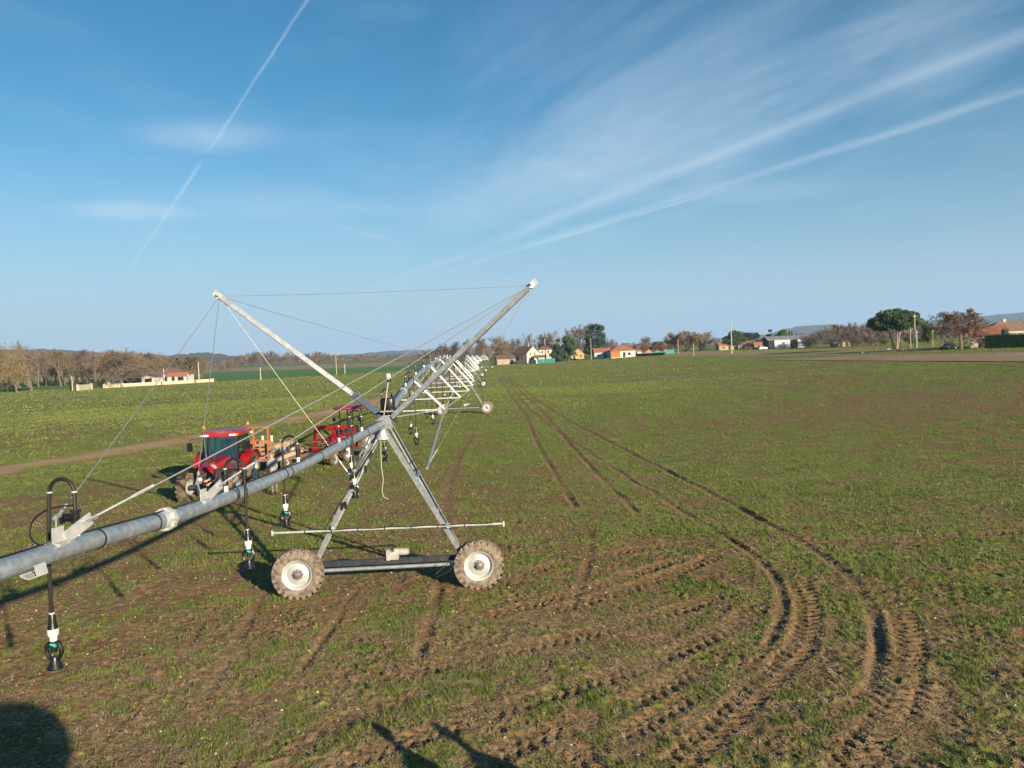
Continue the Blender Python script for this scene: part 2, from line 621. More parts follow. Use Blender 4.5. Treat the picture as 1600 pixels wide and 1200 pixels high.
def vnoise(x, y, seed=0):
    ix, iy = np.floor(x), np.floor(y)
    fx, fy = x - ix, y - iy
    fx, fy = fx * fx * (3 - 2 * fx), fy * fy * (3 - 2 * fy)
    a, b = _hash(ix, iy, seed), _hash(ix + 1, iy, seed)
    c, d = _hash(ix, iy + 1, seed), _hash(ix + 1, iy + 1, seed)
    return (a + (b - a) * fx) * (1 - fy) + (c + (d - c) * fx) * fy


def fbm(x, y, octs=4, seed=0, gain=.5):
    s, a, t = 0, 1.0, 0
    for i in range(octs):
        s = s + a * vnoise(x * 2 ** i + 17.3 * i, y * 2 ** i - 9.1 * i, seed + i)
        t += a
        a *= gain
    return s / t


# ------------------------------------------------------------------ the field: one sheet out to the horizon
def spline(pts, step):
    """Catmull-Rom through pts, resampled every step metres"""
    p = np.array([(q[0], q[1]) for q in pts], float)
    p = np.vstack([2 * p[0] - p[1], p, 2 * p[-1] - p[-2]])
    out = []
    for i in range(1, len(p) - 2):
        for t in np.linspace(0, 1, 24, endpoint=False):
            a, b, c, d = p[i - 1], p[i], p[i + 1], p[i + 2]
            out.append(.5 * ((2 * b) + (c - a) * t + (2 * a - 5 * b + 4 * c - d) * t ** 2 + (3 * b - a - 3 * c + d) * t ** 3))
    out.append(p[-2])
    out = np.array(out)
    s = np.concatenate([[0], np.cumsum(np.hypot(*np.diff(out, axis=0).T))])
    n = max(2, int(s[-1] / step))
    q = np.linspace(0, s[-1], n)
    return np.stack([np.interp(q, s, out[:, 0]), np.interp(q, s, out[:, 1])], 1)


def gpx(*uv):
    return [GP(u, v) for u, v in uv]


# (centre line in photo pixels on the ground, kind, half width, depth)
TRACKS = [
    (gpx((793, 588), (835, 622), (885, 655), (965, 697), (1065, 748), (1165, 800), (1262, 853), (1325, 900), (1360, 952), (1374, 1010), (1363, 1068), (1330, 1122)), 'rut', .12, .075),
    (gpx((786, 588), (812, 622), (846, 655), (905, 697), (975, 742), (1060, 795), (1130, 838), (1190, 880), (1222, 925), (1216, 980), (1190, 1032)), 'rut', .10, .05),
    (gpx((783, 592), (800, 620), (822, 652), (838, 690), (868, 742), (903, 800)), 'rut', .11, .06),
    (gpx((789, 590), (825, 622), (862, 660), (895, 700), (945, 752), (1000, 806)), 'rut', .11, .055),
    (gpx((1400, 940), (1420, 1000), (1412, 1060), (1385, 1120), (1340, 1180), (1290, 1240)), 'lug', .27, .07),
    (gpx((1240, 900), (1262, 950), (1256, 1000), (1215, 1050), (1165, 1095), (1105, 1150), (1030, 1220)), 'lug', .26, .075),
    (gpx((1255, 846), (1340, 843), (1430, 838), (1530, 834), (1640, 828)), 'lug', .2, .035),
    (gpx((560, 915), (535, 955), (505, 1000), (472, 1045), (448, 1085)), 'rut', .09, .07),
    (gpx((688, 898), (680, 945), (666, 990), (648, 1045)), 'rut', .12, .085),
    (gpx((560, 1075), (640, 1055), (720, 1030), (820, 1010), (930, 985), (1050, 955), (1150, 920)), 'lug', .27, .05),
    (gpx((540, 1185), (660, 1150), (780, 1110), (900, 1075), (1020, 1030), (1130, 985), (1205, 935)), 'lug', .27, .05),
    (gpx((745, 985), (850, 958), (960, 925), (1070, 890), (1150, 858), (1250, 848)), 'lug', .24, .045),
    (gpx((430, 1160), (520, 1128), (600, 1100), (700, 1065)), 'lug', .25, .045),
    (gpx((795, 905), (880, 880), (980, 862), (1080, 850), (1200, 845)), 'lug', .22, .03),
    (gpx((345, 935), (310, 985), (275, 1040)), 'rut', .07, .05),
    (gpx((430, 905), (380, 985), (340, 1060), (290, 1140)), 'rut', .10, .03),
    (gpx((740, 680), (722, 705), (705, 745), (696, 800), (690, 850)), 'rut', .15, .03),
    (gpx((925, 830), (920, 870), (900, 930), (860, 1000)), 'rut', .10, .035),
    (gpx((470, 1215), (600, 1170), (720, 1130), (850, 1090), (960, 1050)), 'lug', .24, .05),
    (gpx((700, 1220), (820, 1160), (930, 1120), (1040, 1070), (1120, 1020)), 'lug', .25, .055),
    (gpx((830, 1230), (930, 1170), (1040, 1110), (1130, 1050)), 'lug', .22, .045),
    (gpx((620, 985), (740, 965), (860, 935), (980, 900), (1090, 868)), 'lug', .22, .04),
    (gpx((1465, 1050), (1450, 1110), (1420, 1170), (1380, 1230)), 'lug', .24, .05),
    (gpx((330, 1120), (400, 1090), (480, 1065), (560, 1040)), 'lug', .22, .035),
]
ROAD = spline(gpx((-120, 758), (0, 733), (130, 713), (270, 690), (400, 665), (480, 650), (560, 634), (635, 614), (690, 595), (725, 580)), 1.0)


def track_fields(x, y, h, soil):
    """press the wheel tracks into the height array and bare the soil there"""
    for pts, kind, hw, dep in TRACKS:
        far = max(q.y for q in pts)
        q = spline(pts, .3)
        reach = hw * 3.2
        pick = np.nonzero((x > q[:, 0].min() - reach) & (x < q[:, 0].max() + reach) & (y > q[:, 1].min() - reach) & (y < q[:, 1].max() + reach))[0]
        if not len(pick):
            continue
        X, Y = x[pick], y[pick]
        best, ss, sd = np.full(len(pick), 9.0), np.zeros(len(pick)), np.zeros(len(pick))
        s0 = 0.0
        order = np.argsort(Y)
        Ys = Y[order]
        for i in range(len(q) - 1):
            a, b = q[i], q[i + 1]
            lo, hi = np.searchsorted(Ys, min(a[1], b[1]) - reach), np.searchsorted(Ys, max(a[1], b[1]) + reach)
            k = order[lo:hi]
            L = math.hypot(*(b - a))
            d = (b - a) / max(L, 1e-6)
            rx, ry = X[k] - a[0], Y[k] - a[1]
            t = np.clip(rx * d[0] + ry * d[1], 0, L)
            ex, ey = rx - t * d[0], ry - t * d[1]
            dist = np.hypot(ex, ey)
            upd = dist < best[k]
            kk = k[upd]
            best[kk] = dist[upd]
            ss[kk] = s0 + t[upd]
            sd[kk] = (d[0] * ry - d[1] * rx)[upd]
            s0 += L
        tot = s0
        fade = sstep(0, 1.2, ss) * sstep(0, 1.2, tot - ss)
        var = np.clip(-.20 + 1.7 * fbm(ss * .75, ss * 0 + hw * 50 + dep * 900, 3, 5), .12, 1.0)
        dn = best / hw
        if kind == 'rut':
            prof = -dep * .8 * np.exp(-dn ** 4) * (.55 + .9 * fbm(X * 4, Y * 4, 2, 73)) + dep * .6 * np.exp(-((dn - 1.75) / .55) ** 2) * fbm(X * 7, Y * 7, 2, 74)
            sm = np.exp(-(dn / 1.7) ** 4) * .6
        else:
            ss = ss + (vnoise(X * 4, Y * 4, 70) - .5) * .05
            sd = sd + (vnoise(X * 5, Y * 5, 71) - .5) * .06
            dn = np.abs(sd) / hw + (best / hw > 1.6) * 9
            ph = (ss / .24 + np.abs(sd) / hw * .55) % 1.0
            ph = np.where(sd > 0, ph, (ph + .5) % 1.0)
            lug = sstep(.12, .26, ph) * (1 - sstep(.50, .64, ph))
            inside = 1 - sstep(.85, 1.08, dn)
            brk = .25 + .9 * sstep(.2, .5, fbm(X * 1.6, Y * 1.6, 2, 72))
            prof = brk * (inside * (-dep * .15 - dep * 1.35 * lug * sstep(0.02, .2, dn) + .008) + dep * .22 * np.exp(-((dn - 1.3) / .25) ** 2))
            sm = np.exp(-(dn / 1.3) ** 4) * .55
        near = dn < 3.1
        h[pick] += np.where(near, prof * fade * var, 0)
        soil[pick] = np.maximum(soil[pick], np.where(near, sm * fade * (.5 + .6 * var) * (.35 + 1.2 * fbm(X * 3, Y * 3, 2, 90)), 0))


def road_mask(x, y):
    best = np.full(x.shape, 1e9)
    pick = np.nonzero((x < -8) & (x > -75) & (y > 15) & (y < 400))[0]
    X, Y = x[pick], y[pick]
    b = np.full(len(pick), 1e9)
    for i in range(0, len(ROAD), 2):
        np.minimum(b, np.hypot(X - ROAD[i, 0], Y - ROAD[i, 1]), out=b)
    best[pick] = b
    w = 1.9 + 1.6 * fbm(x * .12, y * .12, 3, 77)
    return (1 - sstep(.15, 1.5, best / w)) * (.35 + .9 * fbm(x * .45, y * .45, 3, 78))


def grass_field(x, y):
    """how much of the ground green plants cover, 0..1"""
    d = np.hypot(x, y)
    base = .43 + .15 * sstep(12, 32, d) + .12 * sstep(35, 110, d)
    big = fbm(x * .09, y * .09, 3, 40)
    med = fbm(x * .7, y * .7, 3, 41)
    fine = fbm(x * 3.1, y * 3.1, 2, 42)
    right = sstep(2, 28, x - .10 * y) * (1 - sstep(110, 240, y)) * .19
    return np.clip(base - right + (big - .5) * .6 + (med - .5) * .55 + (fine - .5) * .75 + (vnoise(x * 7.3, y * 7.3, 44) - .5) * .45, 0, 1)


az = np.concatenate([np.radians(np.arange(-176, -42, 4.0)), np.radians(np.linspace(-40, 40, 640)), np.radians(np.arange(44, 181, 4.0))])
rad = [0.3, 2.0, 4.5, 6.0]
while rad[-1] < 8.2:
    rad.append(rad[-1] * 1.01)
while rad[-1] < 40:
    rad.append(rad[-1] * 1.0027)
while rad[-1] < 420:
    rad.append(rad[-1] * 1.011)
while rad[-1] < 7600:
    rad.append(rad[-1] * 1.05)
rad = np.array(rad)
NA, NR = len(az), len(rad)
RR, AA = np.meshgrid(rad, az, indexing='ij')
gx, gy = (RR * np.sin(AA)).ravel(), (RR * np.cos(AA)).ravel()
gd = np.hypot(gx, gy)
gh = np.zeros_like(gx)
gsoil = np.zeros_like(gx)
track_fields(gx, gy, gh, gsoil)
front = np.nonzero((gd < 130) & (gy > -5))[0]
fx_, fy_ = gx[front], gy[front]
fade = 1 - sstep(40, 125, gd[front])
rough = (fbm(fx_ * .35, fy_ * .35, 2, 1) - .5) * .10 + (fbm(fx_ * 1.7, fy_ * 1.7, 2, 2) - .5) * .030 * fade
near_ = (1 - sstep(18, 48, gd[front])) * (1 - .65 * np.clip(gsoil[front] * 1.6, 0, 1))
cl = fbm(fx_ * 8.0, fy_ * 8.0, 2, 3, .75)
rough += (cl - .5) * .052 * near_ * (.55 + .9 * fbm(fx_ * .5, fy_ * .5, 2, 8))
clod = np.maximum(0, vnoise(fx_ * 15, fy_ * 15, 9) - .58) * .12
rough += clod * near_ * sstep(.3, .6, vnoise(fx_ * 1.3, fy_ * 1.3, 10))
gh[front] += rough
rm = road_mask(gx, gy)
gsoil = np.maximum(gsoil, rm * .8)
ggrass = grass_field(gx, gy)
ggrass *= 1 - np.clip(gsoil * 1.15, 0, .95)
gz = Zt(gx, gy) + gh
gz[gd < 6] = Zt(gx, gy)[gd < 6]
V = np.stack([gx, gy, gz], 1)
ii, jj = np.meshgrid(np.arange(NR - 1), np.arange(NA), indexing='ij')
j2 = (jj + 1) % NA
Fq = np.stack([ii * NA + jj, ii * NA + j2, (ii + 1) * NA + j2, (ii + 1) * NA + jj], -1).reshape(-1, 4)[:, ::-1]


def ground_material():
    m = bpy.data.materials.new('stubble_field')
    m.use_nodes = True
    nt = m.node_tree
    b = NB(nt)
    bs = nt.nodes['Principled BSDF']
    bs.inputs['Roughness'].default_value = .95
    bs.inputs['Specular IOR Level'].default_value = .12
    c = nnew(nt, 'ShaderNodeTexCoord').outputs['Object']
    g = nnew(nt, 'ShaderNodeAttribute', attribute_name='grass').outputs['Fac']
    s = nnew(nt, 'ShaderNodeAttribute', attribute_name='soil').outputs['Fac']
    n1 = b.noise(c, 1.1, 6, .62)
    n2 = b.noise(c, 9.0, 5, .65)
    n3 = b.noise(c, 42.0, 4, .65)
    n4 = b.noise(b.mapping(c, (.25, 1.0, 1), (0, 0, .12)), .8, 5, .6)
    soil = b.mix(b.ramp(n1, .3, .7), (.122, .068, .029), (.205, .130, .060))
    soil = b.mix(b.ramp(n2, .38, .72), soil, (.255, .172, .09))
    soil = b.mix(b.ramp(n3, .56, .78), soil, (.44, .34, .20))
    soil = b.mix(b.ramp(n3, .42, .26), soil, (.055, .035, .02))  # low spots of the fine bump: shade of small pits painted into the soil
    soil = b.mix(b.math('MULTIPLY', s, .35), soil, b.mix(b.ramp(n2, .3, .7), (.25, .158, .078), (.18, .112, .054)))
    grn = b.mix(b.ramp(n2, .3, .7), (.115, .155, .026), (.185, .220, .050))
    grn = b.mix(b.ramp(n1, .4, .8), grn, (.225, .215, .075))
    grn = b.mix(b.ramp(n3, .45, .25), grn, (.05, .08, .014))  # the same pit shade painted into the green
    rd = nnew(nt, 'ShaderNodeAttribute', attribute_name='road').outputs['Fac']
    soil = b.mix(b.math('MULTIPLY', rd, .9), soil, b.mix(b.ramp(n2, .3, .7), (.50, .36, .19), (.42, .29, .15)))
    f = b.math('ADD', g, b.math('MULTIPLY', b.math('SUBTRACT', n2, .5), .9))
    f = b.math('ADD', f, b.math('MULTIPLY', b.math('SUBTRACT', n4, .5), .9))
    f = b.math('ADD', f, b.math('MULTIPLY', b.math('SUBTRACT', n3, .5), .7))
    col = b.mix(b.ramp(f, .32, .66), soil, grn)
    b.put(bs.inputs['Base Color'], col)
    bn = nnew(nt, 'ShaderNodeBump')
    bn.inputs['Strength'].default_value = .75
    bn.inputs['Distance'].default_value = .06
    hh = b.math('ADD', b.math('MULTIPLY', n2, .9), b.math('ADD', b.math('MULTIPLY', n3, .5), b.math('MULTIPLY', n4, 1.6)))
    nt.links.new(hh, bn.inputs['Height'])
    nt.links.new(bn.outputs[0], bs.inputs['Normal'])
    M['stubble_field'] = m


ground_material()
ground = np_mesh('ground', V, Fq, ['stubble_field'], smooth=True)
for nm, arr in (('grass', ggrass), ('soil', gsoil), ('road', rm)):
    at = ground.data.attributes.new(nm, 'FLOAT', 'POINT')
    at.data.foreach_set('value', arr.astype(np.float32))
tag(ground, 'field of young green cover crop over brown stubble soil, crossed by wheel tracks', None, kind='structure')


def ground_z(x, y):
    """height and cover of the built sheet at arrays x, y (bilinear in the polar grid)"""
    r, a = np.hypot(x, y), np.arctan2(x, y)
    fi = np.interp(r, rad, np.arange(NR))
    fj = np.interp(a, az, np.arange(NA))
    i0, j0 = np.clip(fi.astype(int), 0, NR - 2), np.clip(fj.astype(int), 0, NA - 2)
    u, w = fi - i0, fj - j0
    def get(A):
        A = A.reshape(NR, NA)
        return (A[i0, j0] * (1 - u) * (1 - w) + A[i0 + 1, j0] * u * (1 - w) + A[i0, j0 + 1] * (1 - u) * w + A[i0 + 1, j0 + 1] * u * w)
    return get(gz), get(ggrass), get(gsoil)


rng = np.random.default_rng(7)


def scatter(n, r0, r1, half=38):
    r = np.sqrt(rng.uniform(r0 ** 2, r1 ** 2, n))
    a = np.radians(rng.uniform(-half, half, n))
    return r * np.sin(a), r * np.cos(a)


FIELDS = [
    ('wheat_field', 'strip of dark green winter wheat in the middle distance', [(300, 598), (660, 578), (660, 570), (300, 583)], 'winter_wheat', .06),
    ('wheat_field', 'strip of dark green winter wheat before the left wood', [(-80, 614), (130, 607), (240, 599), (-80, 603)], 'winter_wheat', .05),
    ('fallow_field', 'pale fallow land beyond the wheat', [(300, 583.4), (700, 570), (700, 563), (300, 577)], 'fallow', .06),
    ('ploughed_field', 'brown ploughed field in front of the right hand houses', [(1010, 557.5), (1400, 551), (1400, 546), (1010, 551)], 'ploughed_earth', .06),
    ('ploughed_field', 'brown ploughed strip at the right edge of the field', [(1190, 563), (1640, 566), (1640, 550), (1340, 556)], 'ploughed_earth', .09),
    ('verge', 'bright green grass strip between the ploughed fields', [(1030, 561), (1330, 556), (1380, 550), (1030, 557)], 'verge_grass', .05),
]
FQ = [[GP(*p) for p in f[2]] for f in FIELDS]


def outside_fields(x, y):
    ok = np.ones(len(x), bool)
    for f, q in zip(FIELDS, FQ):
        if f[0] == 'verge':
            continue
        ins = np.ones(len(x), bool)
        sgn = sum(q[i].x * q[(i + 1) % 4].y - q[(i + 1) % 4].x * q[i].y for i in range(4))
        for i in range(4):
            a, b = q[i], q[(i + 1) % 4]
            ins &= ((b.x - a.x) * (y - a.y) - (b.y - a.y) * (x - a.x)) * sgn > 0
        ok &= ~ins
    return ok


def blades():
    Vs, Fs, Ms, k0 = [], [], [], 0
    for r0, r1, dens, ln, wd, per in ((8.3, 13, 800, .065, .010, 5), (13, 20, 420, .075, .013, 4), (20, 32, 170, .080, .017, 4), (32, 60, 52, .09, .026, 4), (60, 125, 12, .11, .055, 3), (125, 440, 1.25, .14, .16, 3)):
        area = math.radians(76) / 2 * (r1 ** 2 - r0 ** 2)
        x, y = scatter(int(area * dens), r0, r1)
        z, g, s = ground_z(x, y)
        x, y, z, g = (q_[outside_fields(x, y)] for q_ in (x, y, z, g))
        keep = rng.random(len(x)) < sstep(.25, .80, g + (vnoise(x * 5, y * 5, 61) - .5) * .5)
        x, y, z = x[keep], y[keep], z[keep]
        n = len(x)
        big = .6 + .9 * vnoise(x * .9, y * .9, 66)
        for _ in range(per):
            a = rng.uniform(0, 2 * np.pi, n)
            L = ln * rng.uniform(.45, 1.3, n) * big
            lean = rng.uniform(.35, 1.15, n)
            w = wd * rng.uniform(.6, 1.3, n)
            ox, oy = x + rng.normal(0, ln * .28, n), y + rng.normal(0, ln * .28, n)
            tx, ty, tz = ox + np.cos(a) * L * np.sin(lean), oy + np.sin(a) * L * np.sin(lean), z + L * np.cos(lean)
            pxx, pyy = -np.sin(a) * w / 2, np.cos(a) * w / 2
            v = np.stack([np.stack([ox - pxx, oy - pyy, z - .008], 1), np.stack([ox + pxx, oy + pyy, z - .008], 1),
                          np.stack([tx, ty, tz], 1)], 1).reshape(-1, 3)
            Vs.append(v)
            Fs.append(np.arange(n * 3).reshape(-1, 3) + k0)
            k0 += n * 3
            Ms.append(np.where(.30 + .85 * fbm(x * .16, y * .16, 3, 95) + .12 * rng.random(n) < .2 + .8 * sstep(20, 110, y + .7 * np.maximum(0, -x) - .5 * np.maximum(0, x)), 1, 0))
    return np.concatenate(Vs), np.concatenate(Fs), np.concatenate(Ms)


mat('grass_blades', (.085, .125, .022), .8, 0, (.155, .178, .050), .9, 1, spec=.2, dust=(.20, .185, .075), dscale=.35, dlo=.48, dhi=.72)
mat('grass_pale', (.160, .200, .042), .8, 0, (.205, .225, .062), .25, 1, spec=.2)  # lighter copy for farther blades, their fuller sunlight put into the colour
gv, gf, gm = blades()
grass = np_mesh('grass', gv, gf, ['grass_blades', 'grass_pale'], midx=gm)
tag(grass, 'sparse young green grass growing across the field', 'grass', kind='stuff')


def flat_bits(n, r0, r1, lo, hi, w, soil_bias):
    x, y = scatter(n, r0, r1)
    z, g, s = ground_z(x, y)
    k = rng.random(n) < np.clip((1 - g) * soil_bias, .08, 1)
    x, y, z = x[k], y[k], z[k]
    n = len(x)
    a = rng.uniform(0, np.pi, n)
    L = rng.uniform(lo, hi, n) * rng.uniform(.5, 1, n)
    ww = w * rng.uniform(.5, 1.2, n)
    dz = rng.normal(0, .12, n) * L
    c, s_ = np.cos(a), np.sin(a)
    up = z + rng.uniform(.004, .02, n)
    v = np.stack([np.stack([x - c * L / 2 - s_ * ww / 2, y - s_ * L / 2 + c * ww / 2, up - dz / 2], 1),
                  np.stack([x - c * L / 2 + s_ * ww / 2, y - s_ * L / 2 - c * ww / 2, up - dz / 2], 1),
                  np.stack([x + c * L / 2 + s_ * ww / 2, y + s_ * L / 2 - c * ww / 2, up + dz / 2], 1),
                  np.stack([x + c * L / 2 - s_ * ww / 2, y + s_ * L / 2 + c * ww / 2, up + dz / 2], 1)], 1).reshape(-1, 3)
    return v, np.arange(n * 4).reshape(-1, 4)


mat('straw_bits', (.54, .40, .22), .9, 0, (.25, .165, .085), 4.0, 1)
va, fa = flat_bits(125000, 8.3, 16, .02, .17, .009, 1.0)
vb, fb = flat_bits(85000, 16, 38, .04, .24, .014, .85)
straw = np_mesh('straw', np.concatenate([va, vb]), np.concatenate([fa, fb + len(va)]), ['straw_bits'])
tag(straw, 'pale broken maize straw lying on the bare soil', 'straw', kind='stuff')


def stones():
    x, y = scatter(2600, 8.5, 34)
    z, g, s = ground_z(x, y)
    n = len(x)
    base = np.array([(1, 0, 0), (0, 1, 0), (-1, 0, 0), (0, -1, 0), (0, 0, 1), (0, 0, -1)], float)
    tri = np.array([(0, 1, 4), (1, 2, 4), (2, 3, 4), (3, 0, 4), (1, 0, 5), (2, 1, 5), (3, 2, 5), (0, 3, 5)])
    R = rng.uniform(.008, .028, n)[:, None, None] * rng.uniform(.6, 1.4, (n, 6, 1))
    v = base[None] * R
    v[..., 2] *= .7
    v += np.stack([x, y, z + .004], 1)[:, None]
    return v.reshape(-1, 3), (tri[None] + np.arange(n)[:, None, None] * 6).reshape(-1, 3)


mat('pale_stones', (.50, .45, .37), .9, 0, (.30, .24, .18), 1.7, 1)
sv, sf = stones()
tag(np_mesh('gravel', sv, sf, ['pale_stones']), 'small pale stones and clods scattered over the soil', 'stones', kind='stuff')
# ------------------------------------------------------------------ wheels
def tyre_mesh(R, W, rim, lugs, lug_h=.035, n=40):
    """agricultural tyre about the local Y axis, with raised bar lugs"""
    mb = MB()
    rb = R - lug_h
    h = W / 2
    prof = [(rim, -h * .78), (rim + .03, -h * .9), (rim + (rb - rim) * .45, -h * 1.0), (rb - .05, -h * .95), (rb - .01, -h * .72), (rb, -h * .3),
            (rb, h * .3), (rb - .01, h * .72), (rb - .05, h * .95), (rim + (rb - rim) * .45, h * 1.0), (rim + .03, h * .9), (rim, h * .78)]
    mb.lathe(prof, (0, 0, 0), (0, 1, 0), n, close=True)
    for i in range(lugs):
        for s in (-1, 1):
            a0 = 2 * math.pi * (i + (.5 if s > 0 else 0)) / lugs
            da = 2 * math.pi / lugs * .75
            pts = []
            for t, y in ((0, -.03), (.45, .5), (1, 1.0)):
                ang = a0 + da * t
                yy = s * y * h * .97
                r0 = rb - .015 - (.05 if t == 1 else 0)
                r1 = R - (.012 if t == 1 else 0)
                wd = .030 + .012 * t
                for sg in (-1, 1):
                    aa = ang + sg * wd / R
                    pts.append((Vector((math.cos(aa) * r0, yy, math.sin(aa) * r0)), Vector((math.cos(aa) * r1, yy, math.sin(aa) * r1))))
            vs = []
            for lo, hi in pts:
                vs += [lo, hi]
            # per station: 0 lo-, 1 hi-, 2 lo+, 3 hi+
            fs = []
            for k in (0, 4):
                fs += [(k + 1, k + 3, k + 7, k + 5), (k, k + 1, k + 5, k + 4), (k + 3, k + 2, k + 6, k + 7)]
            fs += [(0, 2, 3, 1), (8, 9, 11, 10)]
            mb.add(vs, fs)
    return mb


def rim_mesh(rim, W, dish=.35, bolts=8, hub=.055, side=-1, n=28):
    """wheel disc about local Y; the dish faces local -Y"""
    mb = MB()
    h = W / 2
    s = -1
    prof = [(rim, h * .8), (rim * .93, h * .7), (rim * .90, -h * .2), (rim * .93, -h * .72), (rim + .02, -h * .86), (rim + .02, -h * .78), (rim * .98, -h * .66), (rim * .86, -h * .35), (rim * .78, -h * .25),
            (rim * .72, -h * dish - .0), (rim * .40, -h * (dish + .12)), (hub * 2.4, -h * (dish + .14)), (hub * 1.25, -h * (dish + .14)), (hub, -h * (dish + .42)), (hub * .8, -h * (dish + .46)), (0.001, -h * (dish + .46))]
    mb.lathe(prof, (0, 0, 0), (0, 1, 0), n)
    y0 = -h * (dish + .13)
    for i in range(bolts):
        a = 2 * math.pi * i / bolts
        c = Vector((math.cos(a) * hub * 2.0, y0, math.sin(a) * hub * 2.0))
        mb.cyl(c, c + Vector((0, -.018, 0)), .013, n=6)
    return mb


WHEEL_CACHE = {}


def wheel(parent, loc, rz, R, W, rim, lugs, tyre_m, rim_m, key, dish=.35, lug_h=.035, spin=0.0):
    """wheel part with tyre and rim sub-parts; local -Y is the outer face"""
    if key not in WHEEL_CACHE:
        t = tyre_mesh(R, W, rim, lugs, lug_h).mesh('tyre')
        r = rim_mesh(rim, W, dish).mesh('rim')
        WHEEL_CACHE[key] = (t, r)
    t, r = (m.copy() if (tyre_m, rim_m) != WHEEL_CACHE.get(key + 'm', (tyre_m, rim_m)) else m for m in WHEEL_CACHE[key])
    WHEEL_CACHE.setdefault(key + 'm', (tyre_m, rim_m))
    w = bpy.data.objects.new('wheel', None)
    w.empty_display_size = .1
    COL.objects.link(w)
    w.parent = parent
    w.location = loc
    w.rotation_euler = (0, spin, rz)
    hb = WHEEL_CACHE.get(key + 'hub')
    if hb is None:
        y_ = -W / 2 * (dish + .12)
        hb = MB().lathe([(.13, y_), (.13, y_ - .012), (.075, y_ - .016), (.07, y_ - .075), (.05, y_ - .085), (.001, y_ - .085)], (0, 0, 0), (0, 1, 0), 16).mesh('hub')
        WHEEL_CACHE[key + 'hub'] = hb
    for nm, me, mm in (('tyre', t, tyre_m), ('rim', r, rim_m), ('hub', hb, 'hub_grey')):
        me.materials.clear()
        me.materials.append(M[mm])
        o = bpy.data.objects.new(nm, me)
        COL.objects.link(o)
        o.parent = w
    return w


# ------------------------------------------------------------------ irrigation machine
PIPE_R = .084


def drive_tower(name, label, loc, rz, tyre_m, group=None, full=False):
    """A-frame drive tower: local X across the travel wheels, local Y along the water pipe"""
    t = thing(name, label, 'irrigation tower', loc, rz, group)
    HX, TOP = 2.1, 3.92
    for s in (-1, 1):
        for yo in (-.55, .80):
            n1 = Vector((-s, 0, .5))
            MB().angle_iron((s * 1.80, yo * .16, .74), (s * .10, yo, TOP), .105, .012, (s * 0 + (1 if yo < 0 else -1) * 0 - s, 0, 0), (0, 1 if yo < 0 else -1, 0)).build('leg', 'galvanised', t)
    for s in (-1, 1):
        for f in (.36, .62):
            m = MB()
            x = s * (1.80 + (.10 - 1.80) * f)
            z = .74 + (TOP - .74) * f
            m.bar((x, -.55 * (.16 + .84 * f), z), (x, .80 * (.16 + .84 * f), z), .05, .05)
            m.build('leg_brace', 'galvanised', t)
    MB().bar((-1.85, 0, .72), (1.85, 0, .72), .12, .12).build('drive_beam', 'dark_steel', t)
    m = MB()
    m.cyl((-1.8, -.12, .60), (1.8, -.12, .60), .045, n=12)
    m.build('drive_shaft', 'galvanised', t)
    for s in (-1, 1):
        m = MB()
        m.box((s * HX * .95, .02, .60), (.26, .24, .26))
        m.cyl((s * HX, .1, .575), (s * HX, -.18, .575), .07)
        m.build('gearbox', 'dark_steel', t)
    m = MB()
    m.box((.12, -.02, .86), (.20, .20, .18))
    m.cyl((.12, -.02, .93), (.42, -.02, .93), .085, n=14)
    m.cyl((.42, -.02, .93), (.46, -.02, .93), .07, n=14)
    m.box((-.02, -.05, .88), (.08, .16, .24))
    m.build('drive_motor', 'motor_grey', t)
    for s in (-1, 1):
        wheel(t, (s * HX, -.20, .575), 0,   .592, .30, .33, 23, tyre_m, 'wheel_rim', 'pivot', lug_h=.046, spin=s * .3 + loc[1])
    m = MB()
    m.box((0, -.55, TOP + .03), (.34, .10, .10))
    m.box((0, .80, TOP + .03), (.34, .10, .10))
    m.bar((-.12, -.6, TOP), (-.12, .85, TOP), .02, .09)
    m.bar((.12, -.6, TOP), (.12, .85, TOP), .02, .09)
    m.build('top_saddle', 'galvanised', t)
    if not full:
        MB().box((0, .1, TOP + .32), (.24, .24, .34)).build('control_box', 'black_plastic', t)
    return t


def pipe_between(mb, pts, r=PIPE_R, n=16):
    mb.tube(pts, r, n)


TOWERS = [(-3.05, 17.95), (-4.5, 71.5), (-6.9, 130.0), (-9.3, 190.0), (-10.1, 243.0), (-9.4, 299.0)]
TLAB = ['nearest galvanised A-frame tower on two dusty tyres carrying two raised masts',
        'second galvanised tower along the pipe line, on two mud-tan tyres',
        'third tower along the line, on black tyres with white rims',
        'fourth tower along the line, small in the distance, on black tyres',
        'fifth tower along the line, far off beneath the stacked trusses',
        'farthest tower of the line, beside the low tan barn']
TOW = []
for i, (x, y) in enumerate(TOWERS):
    z = float(Zt(x, y))
    if i < 2:
        z -= .035
    TOW.append(drive_tower('irrigation_tower', TLAB[i], (x, y, z), math.radians((2.5, 1.5, 2, 1.5, -1, -3)[i]),
                           'dusty_tyre' if i < 2 else 'black_tyre', 'towers of the irrigation line', full=(i == 0)))
T1 = TOW[0]
T1i = (Matrix.Translation(T1.location) @ Matrix.Rotation(T1.rotation_euler.z, 4, 'Z')).inverted()


def loc1(p):
    return T1i @ Vector(p)


